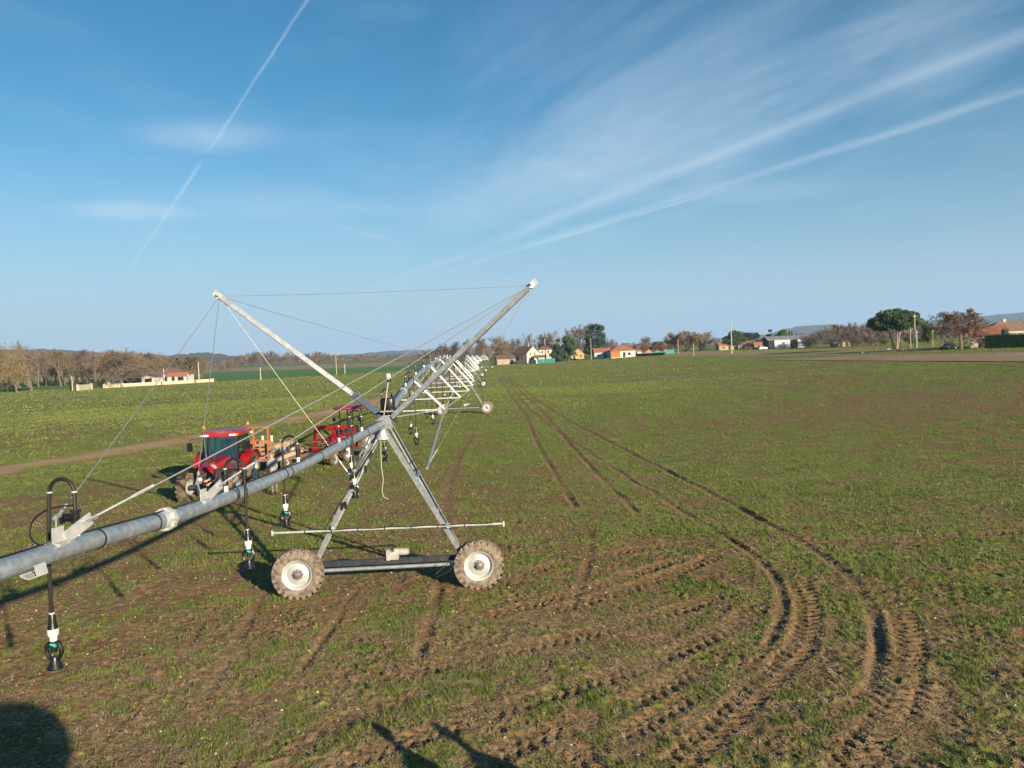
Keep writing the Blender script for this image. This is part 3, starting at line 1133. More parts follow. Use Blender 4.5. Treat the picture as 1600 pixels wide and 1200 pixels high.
# tower 1: masts, head joint, control box, beacon and the long sensor bar
tipL, tipR = P(343, 463, 17.5), P(830, 446, 16.9)
for tip, base, kneem in ((tipL, P(604, 655, 17.5), 'navy_steel'), (tipR, P(613, 652, 17.4), 'galvanised')):
    b, e = loc1(base), loc1(tip)
    d = (e - b).normalized()
    mast = MB().bar(b + d * .9 if kneem == 'navy_steel' else b, e, .105, .105, up=(0, -1, .3)).build('mast', 'galvanised', T1)
    m = MB()
    m.box(e, (.10, .16, .12))
    m.cyl(e + Vector((0, -.14, .03)), e + Vector((0, .14, .03)), .035)
    m.bar(e - d * .1, e + d * .16, .13, .03, up=(0, -1, 0))
    m.build('mast_head', 'galvanised_bright', mast)
    if kneem == 'navy_steel':
        MB().bar(b, b + d * .95, .13, .13, up=(0, -1, .3)).build('mast_sleeve', 'navy_steel', mast)
a, b = loc1(P(426, 833, 17.45)), loc1(P(787, 818, 17.45))
m = MB().cyl(a, b, .027, n=12)
m.build('sensor_bar', 'galvanised_bright', T1)
for q in (a, b):
    MB().box(q, (.04, .07, .12)).build('bar_end_cap', 'galvanised_bright', T1)
m = MB()
for k in range(7):
    q = a.lerp(b, .14 + .115 * k)
    m.cyl(q + Vector((-.012, 0, 0)), q + Vector((.012, 0, 0)), .032, n=10)
m.tube([a.lerp(b, t) + Vector((0, -.03, .03 + .01 * math.sin(t * 40))) for t in np.linspace(.2, .95, 30)], .010, 5)
m.build('bar_cable', 'black_rubber', T1)
for s, px_, py_ in ((-1, 520, 805), (1, 700, 790)):
    q = loc1(P(px_, 826 if s < 0 else 822, 17.5))
    MB().box(q + Vector((0, .06, 0)), (.07, .14, .09)).build('bar_clamp', 'galvanised_bright', T1)
# head assembly
J = P(606, 655, 17.55)
jl = loc1(J)
m = MB()
m.lathe([(.001, -.26), (.12, -.26), (.135, -.2), (.135, -.02), (.16, 0), (.16, .05), (.10, .06), (.001, .06)], jl + Vector((0, 0, .05)), (0, 0, 1), 18)
m.lathe([(.085, -.30), (.14, -.30), (.14, -.25), (.10, -.25), (.10, .0), (.155, .0), (.155, .06), (.09, .06)], loc1(P(600.5, 659.5, 17.25)), loc1(P(605, 656.5, 17.6)) - loc1(P(596, 663, 16.9)), 18, close=True)
m.lathe([(.09, 0), (.155, 0), (.155, .06), (.10, .06), (.10, .45), (.15, .45), (.15, .51), (.09, .51)], jl + Vector((0, .12, .08)), (0.0, 1, .12), 18, close=True)
m.box(jl + Vector((.02, -.1, .2)), (.30, .42, .03))
m.build('flexible_joint', 'galvanised', T1)
m = MB()
m.lathe([(.05, .30), (.075, .28), (.08, .12), (.11, .06), (.15, .02), (.155, 0), (.13, 0), (.06, .05), (.05, .30)], jl + Vector((-.10, -.28, -.42)), (0, 0, 1), 18, close=True)
m.build('drain_cup', 'galvanised_bright', T1)
cb = loc1(P(606, 634, 17.5))
m = MB()
sec = []
for z, w in ((-.19, .135), (-.17, .150), (.13, .165), (.165, .155), (.185, .13)):
    sec.append([cb + Vector((w * math.copysign(abs(math.cos(t)) ** .55, math.cos(t)), w * math.copysign(abs(math.sin(t)) ** .55, math.sin(t)), z)) for t in np.linspace(0, 2 * math.pi, 20, endpoint=False)])
m.loft(sec)
m.build('control_box', 'black_plastic', T1)
m = MB()
r0, r1 = loc1(P(600, 648, 17.3)), loc1(P(607, 592, 17.3))
m.cyl(r0, r1, .013, n=8)
bc = m.build('beacon_rod', 'rope', T1)
m = MB()
m.lathe([(.001, -.05), (.035, -.05), (.045, -.02), (.045, 0), (.055, .005), (.06, .03), (.058, .085), (.04, .115), (.001, .12)], r1, (0, 0, 1), 14)
m.build('beacon_lamp', 'lamp_clear', bc)
m = MB()
m.lathe([(.05, -.06), (.055, -.05), (.055, -.01), (.05, .0)], r1, (0, 0, 1), 14)
m.build('beacon_collar', 'black_plastic', bc)
# black leads around the head
m = MB()
for k, (ox, oz) in enumerate(((-.1, .1), (.06, .05), (.14, 0))):
    pts = [jl + Vector((ox + .10 * math.sin(t * 3 + k), -.25 + .5 * t, oz + .10 * math.cos(t * 5 + k * 2))) for t in np.linspace(0, 1, 16)]
    m.tube(pts, .012, 6)
    m.build('control_lead', 'black_rubber', T1)
    m = MB()
q0, q1 = loc1(P(600, 668, 17.3)), loc1(P(560, 745, 17.4))
m.tube([q0.lerp(q1, t) + Vector((.03 * math.sin(t * 7), -.05, 0)) for t in np.linspace(0, 1, 12)], .012, 6)
m.build('control_lead', 'black_rubber', T1)
m = MB()
q0, q1 = loc1(P(490, 850, 17.6)), loc1(P(600, 668, 17.4))
m.tube([q0.lerp(q1, t) + Vector((.05, -.02, 0)) for t in np.linspace(0, 1, 12)], .012, 6)
m.build('control_lead', 'black_rubber', T1)
m = MB()
q0, q1 = loc1(P(700, 880, 17.4)), loc1(P(684, 905, 17.1))
m.tube([q0, q0.lerp(q1, .4) + Vector((-.2, 0, -.1)), q1 + Vector((-.1, 0, 0)), q1 + Vector((.25, .05, .15)), loc1(P(712, 880, 17.4))], .010, 6)
m.build('control_lead', 'black_rubber', T1)
# boxes fixed along the left legs
for f in (.35, .5, .66):
    q = P(600, 668, 17.35).lerp(P(500, 850, 17.6), f)
    MB().box(loc1(q) + Vector((.10, -.06, 0)), (.05, .06, .16)).build('lead_clip', 'black_plastic', T1)

rope_root = thing('pull_rope', 'thin pale rope dangling from the head of the nearest tower', 'rope', P(595, 682, 17.2))
ro = rope_root.location
pts = [P(595, 682, 17.2), P(595, 705, 17.2), P(596, 730, 17.2), P(599, 750, 17.15), P(597, 765, 17.15), P(599, 776, 17.1), P(607, 780, 17.1)]
MB().tube(pts, .0085, 6).build('rope', 'rope', rope_root, ro)

# ---- overhang: pipe that reaches from the nearest tower past the camera
OV = [P(-260, 962, 5.0), P(-120, 925, 5.4), P(0, 892, 5.9), P(100, 857, 6.65), P(180, 834, 7.35), P(258, 812, 8.24), P(330, 787, 9.25), P(390, 764, 10.4), P(456, 735.6, 11.77), P(520, 702, 13.7), P(560, 682.5, 15.2), P(596, 663, 16.9), P(605, 656.5, 17.6)]


def catmull(pts, n=8):
    p = [pts[0] * 2 - pts[1]] + pts + [pts[-1] * 2 - pts[-2]]
    out = []
    for i in range(1, len(p) - 2):
        for k in range(n):
            t = k / n
            a, b, c, d = p[i - 1], p[i], p[i + 1], p[i + 2]
            out.append(.5 * ((2 * b) + (c - a) * t + (2 * a - 5 * b + 4 * c - d) * t * t + (3 * b - a - 3 * c + d) * t ** 3))
    out.append(p[-2])
    return out


def smooth_line(pts, it=6):
    for _ in range(it):
        pts = [pts[0]] + [(pts[i - 1] + pts[i] * 2 + pts[i + 1]) / 4 for i in range(1, len(pts) - 1)] + [pts[-1]]
    return pts


OVL = smooth_line(catmull(OV, 8), 30)
ov = thing('overhang_pipe', 'long grey galvanised water pipe running from the near tower to the left edge', 'water pipe', (OV[0].x, OV[0].y, OV[0].z))
oo = ov.location


def ov_at(u):
    """point and direction of the overhang where the photo column is u"""
    best = None
    for i, p in enumerate(OVL[:-1]):
        d = ray(u, 800)
        e = abs(p.x / p.y - d.x / d.y)
        if best is None or e < best[0]:
            best = (e, i)
    i = best[1]
    return OVL[i], (OVL[i + 1] - OVL[max(i - 1, 0)]).normalized()


pipe_o = MB()
pipe_o.tube(OVL, PIPE_R, 24)
pipe_o.build('pipe', 'galvanised_pipe', ov, oo)
# flange pair
c, d = ov_at(256)
m = MB()
for off in (-.03, .005):
    m.lathe([(PIPE_R * .98, 0), (PIPE_R * 1.5, 0), (PIPE_R * 1.5, .025), (PIPE_R * .98, .025)], c + d * off, d, 28, close=True)
m.lathe([(PIPE_R * 1.0, -.12), (PIPE_R * 1.07, -.10), (PIPE_R * 1.10, -.03)], c, d, 24)
fl = m.build('flange', 'galvanised_bright', ov, oo)
a_, b_ = frame_of(d)
for k in range(8):
    t = 2 * math.pi * k / 8
    q = c + (a_ * math.cos(t) + b_ * math.sin(t)) * PIPE_R * 1.36
    MB().cyl(q - d * .055, q + d * .055, .013, n=6).build('bolt', 'galvanised_bright', fl, oo)


def cable_bracket(u, size=1.0):
    """welded plates on the pipe that take the stay cables"""
    c, d = ov_at(u)
    side = Vector((d.y, -d.x, 0)).normalized()          # towards +X
    up = Vector((0, 0, 1))
    top = c + up * PIPE_R * .8
    m = MB()
    m.bar(top + d * -.16 + up * .05 + side * .02, top + d * -.02 + up * .05 + side * .02, .012, .19, up=up)
    m.bar(top + d * -.02 + side * .03 + up * .03, top + d * .32 + side * .05 + up * .15, .012, .12, up=up)
    m.bar(top + d * .0 - side * .06 + up * .03, top + d * .20 - side * .20 + up * .16, .012, .11, up=up)
    m.bar(top + d * .26 - side * .05 + up * .10, top + d * .26 + side * .11 + up * .17, .14, .012, up=up)
    m.box(top + d * -.09 + up * .0, (.16, .16, .03))
    m.build('cable_bracket', 'galvanised_bright', ov, oo)
    for s_, h_, e_ in ((.08, .15, .30), (-.18, .18, .20)):
        m = MB()
        q = top + d * e_ + side * s_ + up * h_
        m.cyl(q - d * .05, q + d * .05, .022, n=8)
        m.cyl(q - side * .03, q + side * .03, .014, n=6)
        m.build('anchor_bolt', 'galvanised', ov, oo)
    return top + d * .32 + side * .06 + up * .15, top + d * .20 - side * .20 + up * .17


A1f, A1b = cable_bracket(100)
A2f, A2b = cable_bracket(322)


def stay(p, q, r=.0085, sag=.0, fit=None, name='stay_cable', material='steel_cable'):
    pts = [p.lerp(q, t) - Vector((0, 0, sag * 4 * t * (1 - t))) for t in np.linspace(0, 1, 14)]
    o = MB().tube(pts, r, 6).build(name, material, ov, oo)
    if fit is not None:
        dd = (q - p).normalized()
        m = MB()
        c0 = p + dd * fit
        m.cyl(p, c0, .010, n=8)
        m.cyl(c0, c0 + dd * .05, .016, n=8)
        m.bar(c0 + dd * .05, c0 + dd * .20, .010, .030)
        m.cyl(c0 + dd * .20, c0 + dd * .26, .016, n=8)
        m.build('turnbuckle', 'galvanised_bright', o, oo)
    return o


stay(A1f, tipR, fit=.45, sag=.03)
stay(A1b, tipL, fit=.02, r=.006, sag=.02)
stay(A2f, tipR, fit=.30, sag=.03)
stay(A2b, tipL, fit=.05, r=.006, sag=.02)
stay(tipL, tipR, r=.006, sag=.03)
legR, legL = P(672, 722, 17.6), P(545, 740, 17.6)
stay(legR, tipR, r=.005, fit=.1)
stay(legL, tipL, r=.005, fit=.1)
# lower U bracket near the end of the pipe
c, d = ov_at(30)
side = Vector((d.y, -d.x, 0)).normalized()
m = MB()
pts = [c + side * .080 + d * .05 + Vector((0, 0, -.03)), c + side * .10 + d * .05 + Vector((0, 0, -.12)), c + side * .02 + d * .05 + Vector((0, 0, -.145)), c - side * .05 + d * .05 + Vector((0, 0, -.12)), c - side * .06 + d * .05 + Vector((0, 0, -.05))]
for i in range(4):
    m.bar(pts[i], pts[i + 1], .010, .12, up=d)
m.build('drain_bracket', 'galvanised_bright', ov, oo)
# black leads along the top of the pipe with bands round it
for k, off in enumerate((1.9, 2.2)):
    pts = []
    for i, p in enumerate(OVL):
        dd = (OVL[min(i + 1, len(OVL) - 1)] - OVL[max(i - 1, 0)]).normalized()
        side = Vector((dd.y, -dd.x, 0)).normalized()
        wob = .55 * math.sin(i * .19 + k * 1.3) * (1 if k else .55)
        if k == 1:
            wob += .7 * math.exp(-((i - 62) / 9.0) ** 2)
        ang = off + wob * -1
        pts.append(p + (side * math.cos(ang) + Vector((0, 0, 1)) * math.sin(ang)) * (PIPE_R + .010))
    MB().tube(smooth_line(pts, 2), .0085, 6).build('control_lead', 'black_rubber', ov, oo)
for u in (150, 240, 366, 378, 448, 452, 505, 545, 575):
    c, d = ov_at(u)
    m = MB()
    m.lathe([(PIPE_R + .001, -.008), (PIPE_R + .009, -.008), (PIPE_R + .009, .008), (PIPE_R + .001, .008)], c, d, 24, close=True)
    m.build('cable_tie', 'black_rubber', ov, oo)
c, d = ov_at(108)
pts = [P(118, 790, 6.85), P(98, 791, 6.9), P(72, 797, 6.95), P(52, 812, 7.0), P(46, 832, 7.0), P(52, 846, 6.95), P(66, 853, 6.8), P(82, 852, 6.7)]
MB().tube(smooth_line(catmull(pts, 5), 3), .0085, 6).build('control_lead', 'black_rubber', ov, oo)


def sprinkler_drop(base, d, side, zbot, label, group=None, swing=0.0, detail=2, valve=False, neck=.42):
    """gooseneck on the pipe, hanging hose and a sprinkler head with its weight"""
    side = Vector((d.y, -d.x, 0)).normalized() * side
    up = Vector((0, 0, 1))
    top = base + up * PIPE_R * .9
    t = thing('sprinkler_drop', label, 'sprinkler', top, 0, group)
    R = .118 if valve else .125
    sd = 8 if detail == 2 else 5
    c = top + up * (neck - R) + side * R
    MB().cyl(top - up * .01, top + up * .085, .026, n=sd + 2).build('outlet', 'white_plastic', t, top)
    if detail == 2:
        m = MB().cyl(top + up * .08, top + up * .22, .032, n=10)
        if valve:
            m.cyl(top + up * .17, top + up * .17 - side * -.09, .035, n=10)
            m.cyl(top + up * .19 + side * .05, top + up * .19 + side * .12, .018, n=8)
            m.cyl(top + up * .13, top + up * .15, .045, n=10)
            m.cyl(top + up * .22, top + up * .24, .045, n=10)
            m.box(top + up * .15 + side * .13, (.02, .06, .06))
        m.build('valve', 'black_plastic', t, top)
    pts = [top + up * .2]
    pts += [c + (-side * math.cos(a) + up * math.sin(a)) * R for a in np.linspace(0, math.pi, 11 if detail == 2 else 7)]
    zb = zbot + .48
    e = Vector((c.x + side.x * R, c.y + side.y * R, zb)) + d * swing
    q = pts[-1]
    hose = [q.lerp(e, f) + d * (swing * .35 * math.sin(math.pi * f)) for f in np.linspace(0, 1, 9)]
    MB().tube(pts + hose[1:], .0175 if detail == 2 else .02, sd).build('hose', 'black_rubber', t, top)
    if detail == 2:
        for q in (pts[1], pts[-1], e + up * .02):
            MB().cyl(q - up * .007, q + up * .007, .025, n=10).build('hose_clamp', 'galvanised_bright', t, top)
    MB().lathe([(.02, .02), (.028, .0), (.03, -.05), (.045, -.12), (.001, -.12)], e, up, sd + 4).build('weight', 'black_plastic', t, top)
    MB().lathe([(.001, -.12), (.048, -.12), (.048, -.17), (.032, -.195), (.032, -.235), (.001, -.235)], e, up, sd + 4).build('regulator', 'white_plastic', t, top)
    m = MB()
    m.lathe([(.001, -.225), (.045, -.228), (.060, -.25), (.062, -.27), (.03, -.28), (.001, -.28)], e, up, sd + 4)
    for s_ in (-1, 1):
        pp = [e + side * s_ * x + up * z for x, z in ((.045, -.25), (.070, -.29), (.070, -.34), (.045, -.385), (.02, -.39))]
        m.tube(pp, .019, 6)
    m.cyl(e - up * .27, e - up * .33, .030, n=8)
    m.lathe([(.001, -.375), (.030, -.375), (.035, -.40), (.060, -.445), (.072, -.47), (.068, -.48), (.001, -.48)], e, up, sd + 4)
    m.build('spray_head', 'black_plastic', t, top)
    if detail == 2:
        MB().cyl(e - up * .245 + Vector((0, -.05, 0)), e - up * .262 + Vector((.05, -.052, 0)), .011, n=6).build('nozzle_clip', 'green_plastic', t, top)
    return t


DROPS = [
    (122, -1, 2.80, 'sprinkler drop nearest the left edge, with valve body and wide looped hose', -.07, True),
    (352, 1, 2.86, 'sprinkler drop hanging in front of the pipe beside the cab tractor', .0, False),
    (468, -1, 2.86, 'sprinkler drop looped behind the pipe beside the man in grey', .0, False),
    (538, 1, 2.92, 'sprinkler drop hanging before the leg of the tower, near the small tractor', .0, False),
    (572, -1, 3.02, 'sprinkler drop nearest the tower head, hanging behind the pipe', .0, False),
]
for u, s, zb, lab, sw, valve in DROPS:
    c, d = ov_at(u)
    sprinkler_drop(c, d, s, zb, lab, 'sprinkler drops on the overhang pipe', sw, 2, valve, .52 if valve else .42)


# ---- trussed spans between the towers
def span(i, label, panels=7, rise=1.35, drops=0):
    (x0, y0), (x1, y1) = TOWERS[i], TOWERS[i + 1]
    z0, z1 = float(Zt(x0, y0)) + 4.02, float(Zt(x1, y1)) + 4.02
    A, B = Vector((x0 + .02, y0 + .35, z0)), Vector((x1, y1 - .35, z1))
    t = thing('trussed_span', label, 'pipe span', (A + B) / 2, 0, 'trussed pipe spans of the irrigation line')
    o = t.location
    L = (B - A).length
    d = (B - A).normalized()
    side = Vector((d.y, -d.x, 0)).normalized()
    up = Vector((0, 0, 1))
    det = 14 if i == 0 else 8

    def top(f):
        return A.lerp(B, f) + up * rise * (4 * f * (1 - f)) ** .8

    ts = np.linspace(0, 1, 41 if i < 2 else 21)
    MB().tube([top(f) for f in ts], PIPE_R, det).build('pipe', 'galvanised_pipe', t, o)
    for k in range(1, panels + 1):
        f = (k - .5) / (panels + 0)
        c = top(f)
        MB().cyl(c - d * .02, c + d * .02, PIPE_R * 1.4, n=det).build('flange', 'galvanised', t, o)
    bl, br = [], []
    for k in range(1, panels + 1):
        f = k / (panels + 1)
        w = .62 + .85 * math.sin(math.pi * f) ** .9
        zb = top(f).z - (.55 + 1.15 * math.sin(math.pi * f))
        c = A.lerp(B, f)
        for s, lst in ((1, br), (-1, bl)):
            q = Vector((c.x, c.y, zb)) + side * s * w
            lst.append(q)
            for e in (-.42, .42):
                p0 = top(f + e / L) + side * s * PIPE_R * .8
                MB().angle_iron(p0, q + d * e * .12, .055, .008, up, -d if e > 0 else d).build('strut', 'galvanised', t, o)
        MB().bar(bl[-1], br[-1], .045, .045).build('cross_bar', 'galvanised_bright', t, o)
    for s, lst in ((1, br), (-1, bl)):
        ends = [A + side * s * .14 + up * .02, B + side * s * .14 + up * .02]
        MB().tube([ends[0]] + lst + [ends[1]], .014 if i == 0 else .022, 6).build('truss_rod', 'galvanised_bright', t, o)
    for s, lst in ((1, br), (-1, bl)):       # braces from the truss ends down to the tower legs
        for k, (tx, ty) in ((0, (x0, y0)), (-1, (x1, y1))):
            leg = Vector((tx, ty, float(Zt(tx, ty)))) + side * s * 1.15 + up * 1.95 + d * (.05 if k == 0 else -.05)
            if i == 0 and k == 0:
                leg = P(667, 732, 17.75) if s > 0 else P(545, 742, 17.85)
            MB().cyl(lst[k], leg, .032, n=8).build('leg_strut', 'galvanised', t, o)
    # two black leads tied to the pipe
    m = MB()
    for kk in range(2):
        pts = []
        for f in np.linspace(0, 1, 60 if i == 0 else 24):
            ang = 2.3 + kk * .5 + .30 * math.sin(f * 30 + kk)
            pts.append(top(f) + (side * math.cos(ang) + up * math.sin(ang)) * (PIPE_R + .014))
        m.tube(pts, .024, 5)
    m.build('control_lead', 'black_rubber', t, o)
    names = ['first trussed span beyond the near tower', 'second trussed span', 'third trussed span', 'fourth trussed span', 'fifth trussed span']
    for k in range(drops):
        f = (k + .35) / drops
        c = top(f)
        sprinkler_drop(c, d, 1 if k % 2 else -1, 2.85 + float(Zt(c.x, c.y)), 'black sprinkler hose hanging from the ' + names[i], 'sprinkler drops along the ' + names[i], 0, 2 if (i == 0 and k < 5) else 1, False, .40)
    return t


SLAB = ['trussed pipe span between the nearest and the second tower', 'trussed pipe span between the second and third tower',
        'trussed pipe span between the third and fourth tower', 'trussed pipe span between the fourth and fifth tower', 'last trussed pipe span, ending by the low tan barn']
for i in range(5):
    span(i, SLAB[i], drops=(16, 12, 8, 0, 0)[i])
ank = P(712, 562, 45)
stay(tipL, ank, r=.006, sag=.1)
stay(tipR, ank, r=.006, sag=.1)
# last tower carries one mast with a stay
lt = TOW[5]
MB().bar((0, 0, 3.9), (-1.2, .2, 7.4), .12, .12).build('mast', 'galvanised', lt)
# ------------------------------------------------------------------ vehicles (local +X forward, +Y left, Z up)
def ring_box(x, y0, y1, z0, z1, r=.08, n=3):
    """rounded rectangle section in the YZ plane at x"""
    pts = []
    for cy, cz, a0 in ((y1 - r, z1 - r, 0), (y0 + r, z1 - r, 90), (y0 + r, z0 + r, 180), (y1 - r, z0 + r, 270)):
        for k in range(n + 1):
            a = math.radians(a0 + 90 * k / n)
            pts.append(Vector((x, cy + math.cos(a) * r, cz + math.sin(a) * r)))
    return pts


def pane(parent, name, pts, material, th=.012):
    """thin flat pane with thickness"""
    pts = [Vector(p) for p in pts]
    nrm = (pts[1] - pts[0]).cross(pts[2] - pts[0]).normalized() * th / 2
    n = len(pts)
    vs = [p - nrm for p in pts] + [p + nrm for p in pts]
    fs = [tuple(range(n))[::-1], tuple(range(n, 2 * n))] + [(i, (i + 1) % n, n + (i + 1) % n, n + i) for i in range(n)]
    return MB().add(vs, fs).build(name, material, parent, smooth=False)


def fender(parent, c, R, w, a0, a1, material, th=.03):
    m = MB()
    secs = []
    for a in np.linspace(math.radians(a0), math.radians(a1), 14):
        e = Vector((math.cos(a), 0, math.sin(a)))
        secs.append([c + e * R + Vector((0, -w / 2, 0)), c + e * R + Vector((0, w / 2, 0)), c + e * (R + th) + Vector((0, w / 2, 0)), c + e * (R + th) + Vector((0, -w / 2, 0))])
    m.loft(secs)
    return m.build('fender', material, parent)


def cab_tractor(loc, rz):
    t = thing('cab_tractor', 'large red tractor with glazed cab and muddy tyres, facing the camera', 'tractor', loc, rz)
    FX = 2.55
    for s in (-1, 1):
        wheel(t, (0, s * .92, .80), 0 if s < 0 else math.pi, .82, .46, .48, 18, 'muddy_tyre', 'wheel_rim', 'rear', dish=.1, lug_h=.05)
        w = wheel(t, (FX, s * .92, .58), (-.12 if s < 0 else math.pi - .12), .60, .36, .34, 16, 'muddy_tyre', 'wheel_rim', 'front', dish=.1, lug_h=.04)
    m = MB()
    m.loft([ring_box(-.5, -.26, .26, .55, 1.15), ring_box(.8, -.24, .24, .52, 1.1), ring_box(2.5, -.20, .20, .62, 1.1), ring_box(2.9, -.18, .18, .62, 1.05)])
    m.cyl((0, -.8, .80), (0, .8, .80), .14, n=14)
    m.cyl((FX, -.78, .58), (FX, .78, .58), .10, n=12)
    m.box((FX, 0, .62), (.4, .5, .3))
    m.build('chassis', 'engine_black', t)
    m = MB()
    m.loft([ring_box(.95, -.40, .40, .98, 1.62, .10), ring_box(1.5, -.39, .39, .98, 1.60, .12), ring_box(2.2, -.37, .37, .98, 1.52, .14), ring_box(2.7, -.35, .35, .98, 1.42, .15), ring_box(2.90, -.31, .31, 1.0, 1.32, .14), ring_box(2.97, -.26, .26, 1.04, 1.24, .08)])
    hood = m.build('hood', 'red_paint', t)
    m = MB()
    for s in (-1, 1):
        m.box((2.0, s * .385, 1.15), (1.3, .02, .18))
    m.box((2.975, 0, 1.13), (.02, .44, .18))
    m.build('grille', 'engine_black', hood)
    m = MB()
    m.loft([ring_box(2.5, -.30, .30, .66, 1.0, .04), ring_box(2.95, -.28, .28, .68, 1.02, .05), ring_box(3.02, -.24, .24, .72, 1.0, .04)])
    m.build('front_weight', 'engine_black', t)
    for s in (-1, 1):
        MB().lathe([(.001, 0), (.07, 0), (.085, -.03), (.08, -.08), (.001, -.08)], (3.05, s * .19, .95), (1, 0, 0), 14).build('headlight', 'lamp_clear', t)
    # cab
    FXc, RXc = .98, -.62
    wf, wr, z0, z1 = .70, .78, 1.12, 2.42
    low = {('f', 1): (FXc + .02, wf, z0), ('f', -1): (FXc + .02, -wf, z0), ('r', 1): (RXc, wr, z0 + .35), ('r', -1): (RXc, -wr, z0 + .35)}
    high = {('f', 1): (FXc - .16, wf + .02, z1), ('f', -1): (FXc - .16, -wf - .02, z1), ('r', 1): (RXc + .02, wr - .1, z1), ('r', -1): (RXc + .02, -wr + .1, z1)}
    for k in low:
        MB().bar(low[k], high[k], .065, .065).build('cab_pillar', 'black_plastic', t)
    mid_l, mid_h = {}, {}
    for s in (-1, 1):
        mid_l[s], mid_h[s] = (.12, s * .77, z0 + .02), (.10, s * .72, z1)
        MB().bar(mid_l[s], mid_h[s], .06, .06).build('cab_pillar', 'black_plastic', t)
    m = MB()
    m.box((.5, 0, 1.09), (1.05, 1.4, .10))
    m.box((-.35, 0, 1.28), (.6, 1.3, .45))
    m.build('cab_floor', 'engine_black', t)
    pane(t, 'windscreen', [low['f', -1], low['f', 1], high['f', 1], high['f', -1]], 'cab_glass')
    pane(t, 'rear_window', [low['r', 1], low['r', -1], high['r', -1], high['r', 1]], 'cab_glass')
    for s in (-1, 1):
        pane(t, 'door_glass', [low['f', s], mid_l[s], mid_h[s], high['f', s]], 'cab_glass')
        pane(t, 'side_window', [mid_l[s], low['r', s], high['r', s], mid_h[s]], 'cab_glass')
    m = MB()
    def rsec(z, k, dx=0):
        return [Vector((x + dx, y, z)) for x, y in ((FXc + .08 * k, .62 * k), (FXc - .10, .80 * k), (.1, .86 * k), (RXc - .05, .80 * k), (RXc - .12, .66 * k),
                (RXc - .12, -.66 * k), (RXc - .05, -.80 * k), (.1, -.86 * k), (FXc - .10, -.80 * k), (FXc + .08 * k, -.62 * k))]
    m.loft([rsec(2.42, .95), rsec(2.46, 1.0), rsec(2.56, 1.0), rsec(2.63, .93), rsec(2.67, .75)])
    roof = m.build('cab_roof', 'faded_red_paint', t)
    for s in (-1, 1):
        m = MB().box((FXc + .09, s * .56, 2.50), (.05, .26, .075))
        m.build('roof_lamp', 'lamp_clear', roof)
        m = MB().box((FXc + .07, s * .73, 2.50), (.06, .10, .075))
        m.build('indicator', 'lamp_amber', roof)
    for bx, by in ((FXc - .25, -.72), (RXc + .02, .74)):
        m = MB().cyl((bx, by, 2.60), (bx, by, 2.78), .016, n=8)
        b = m.build('beacon_stalk', 'dark_steel', roof)
        MB().lathe([(.05, 0), (.055, .02), (.055, .09), (.035, .125), (.001, .13)], (bx, by, 2.77), (0, 0, 1), 12).build('beacon', 'lamp_amber', b)
    for s in (-1, 1):
        MB().lathe([(.001, 0), (.05, 0), (.06, .05), (.05, .09), (.001, .09)], (RXc - .1, s * .84, 2.42), (-1, 0, 0), 12).build('work_lamp', 'lamp_clear', t)
        m = MB().tube([(FXc - .1, s * .70, 2.38), (FXc + .12, s * .95, 2.40), (FXc + .16, s * 1.18, 2.36), (FXc + .16, s * 1.2, 2.25)], .016, 6)
        arm = m.build('mirror_arm', 'dark_steel', t)
        MB().box((FXc + .16, s * 1.2, 2.05), (.06, .20, .36)).build('mirror', 'black_plastic', arm)
    m = MB()
    m.tube([(1.08, -.52, 1.15), (1.08, -.56, 1.4), (1.06, -.62, 2.2), (1.02, -.62, 2.5), (.96, -.62, 2.58)], .055, 10)
    m.build('exhaust', 'dark_steel', t)
    for s in (-1, 1):
        fender(t, Vector((0, s * .95, .80)), .92, .52, 20, 150, 'red_paint')
        fender(t, Vector((FX, s * .92, .58)), .66, .34, 40, 140, 'engine_black', .02)
        MB().box((.95, s * .72, .75), (.62, .34, .40)).build('fuel_tank' if s > 0 else 'battery_box', 'engine_black', t)
        m = MB()
        for k in range(3):
            m.box((1.0, s * .98, .48 + .2 * k), (.34, .16, .03))
        m.bar((.84, s * .98, .42), (.84, s * .98, 1.1), .03, .03)
        m.bar((1.16, s * .98, .42), (1.16, s * .98, 1.1), .03, .03)
        m.build('step', 'dark_steel', t)
    m = MB()
    m.box((-.22, 0, 1.58), (.46, .48, .12))
    m.box((-.46, 0, 1.90), (.12, .46, .58))
    m.build('seat', 'seat_black', t)
    m = MB()
    m.tube([Vector((.42, 0, 1.84)) + Vector((.08 * math.sin(a), .19 * math.cos(a), .17 * math.sin(a))) for a in np.linspace(0, 2 * math.pi, 17)], .015, 6)
    m.cyl((.42, 0, 1.84), (.62, 0, 1.2), .03)
    m.box((.66, 0, 1.5), (.1, .5, .5))
    m.build('steering_wheel', 'black_plastic', t)
    return t


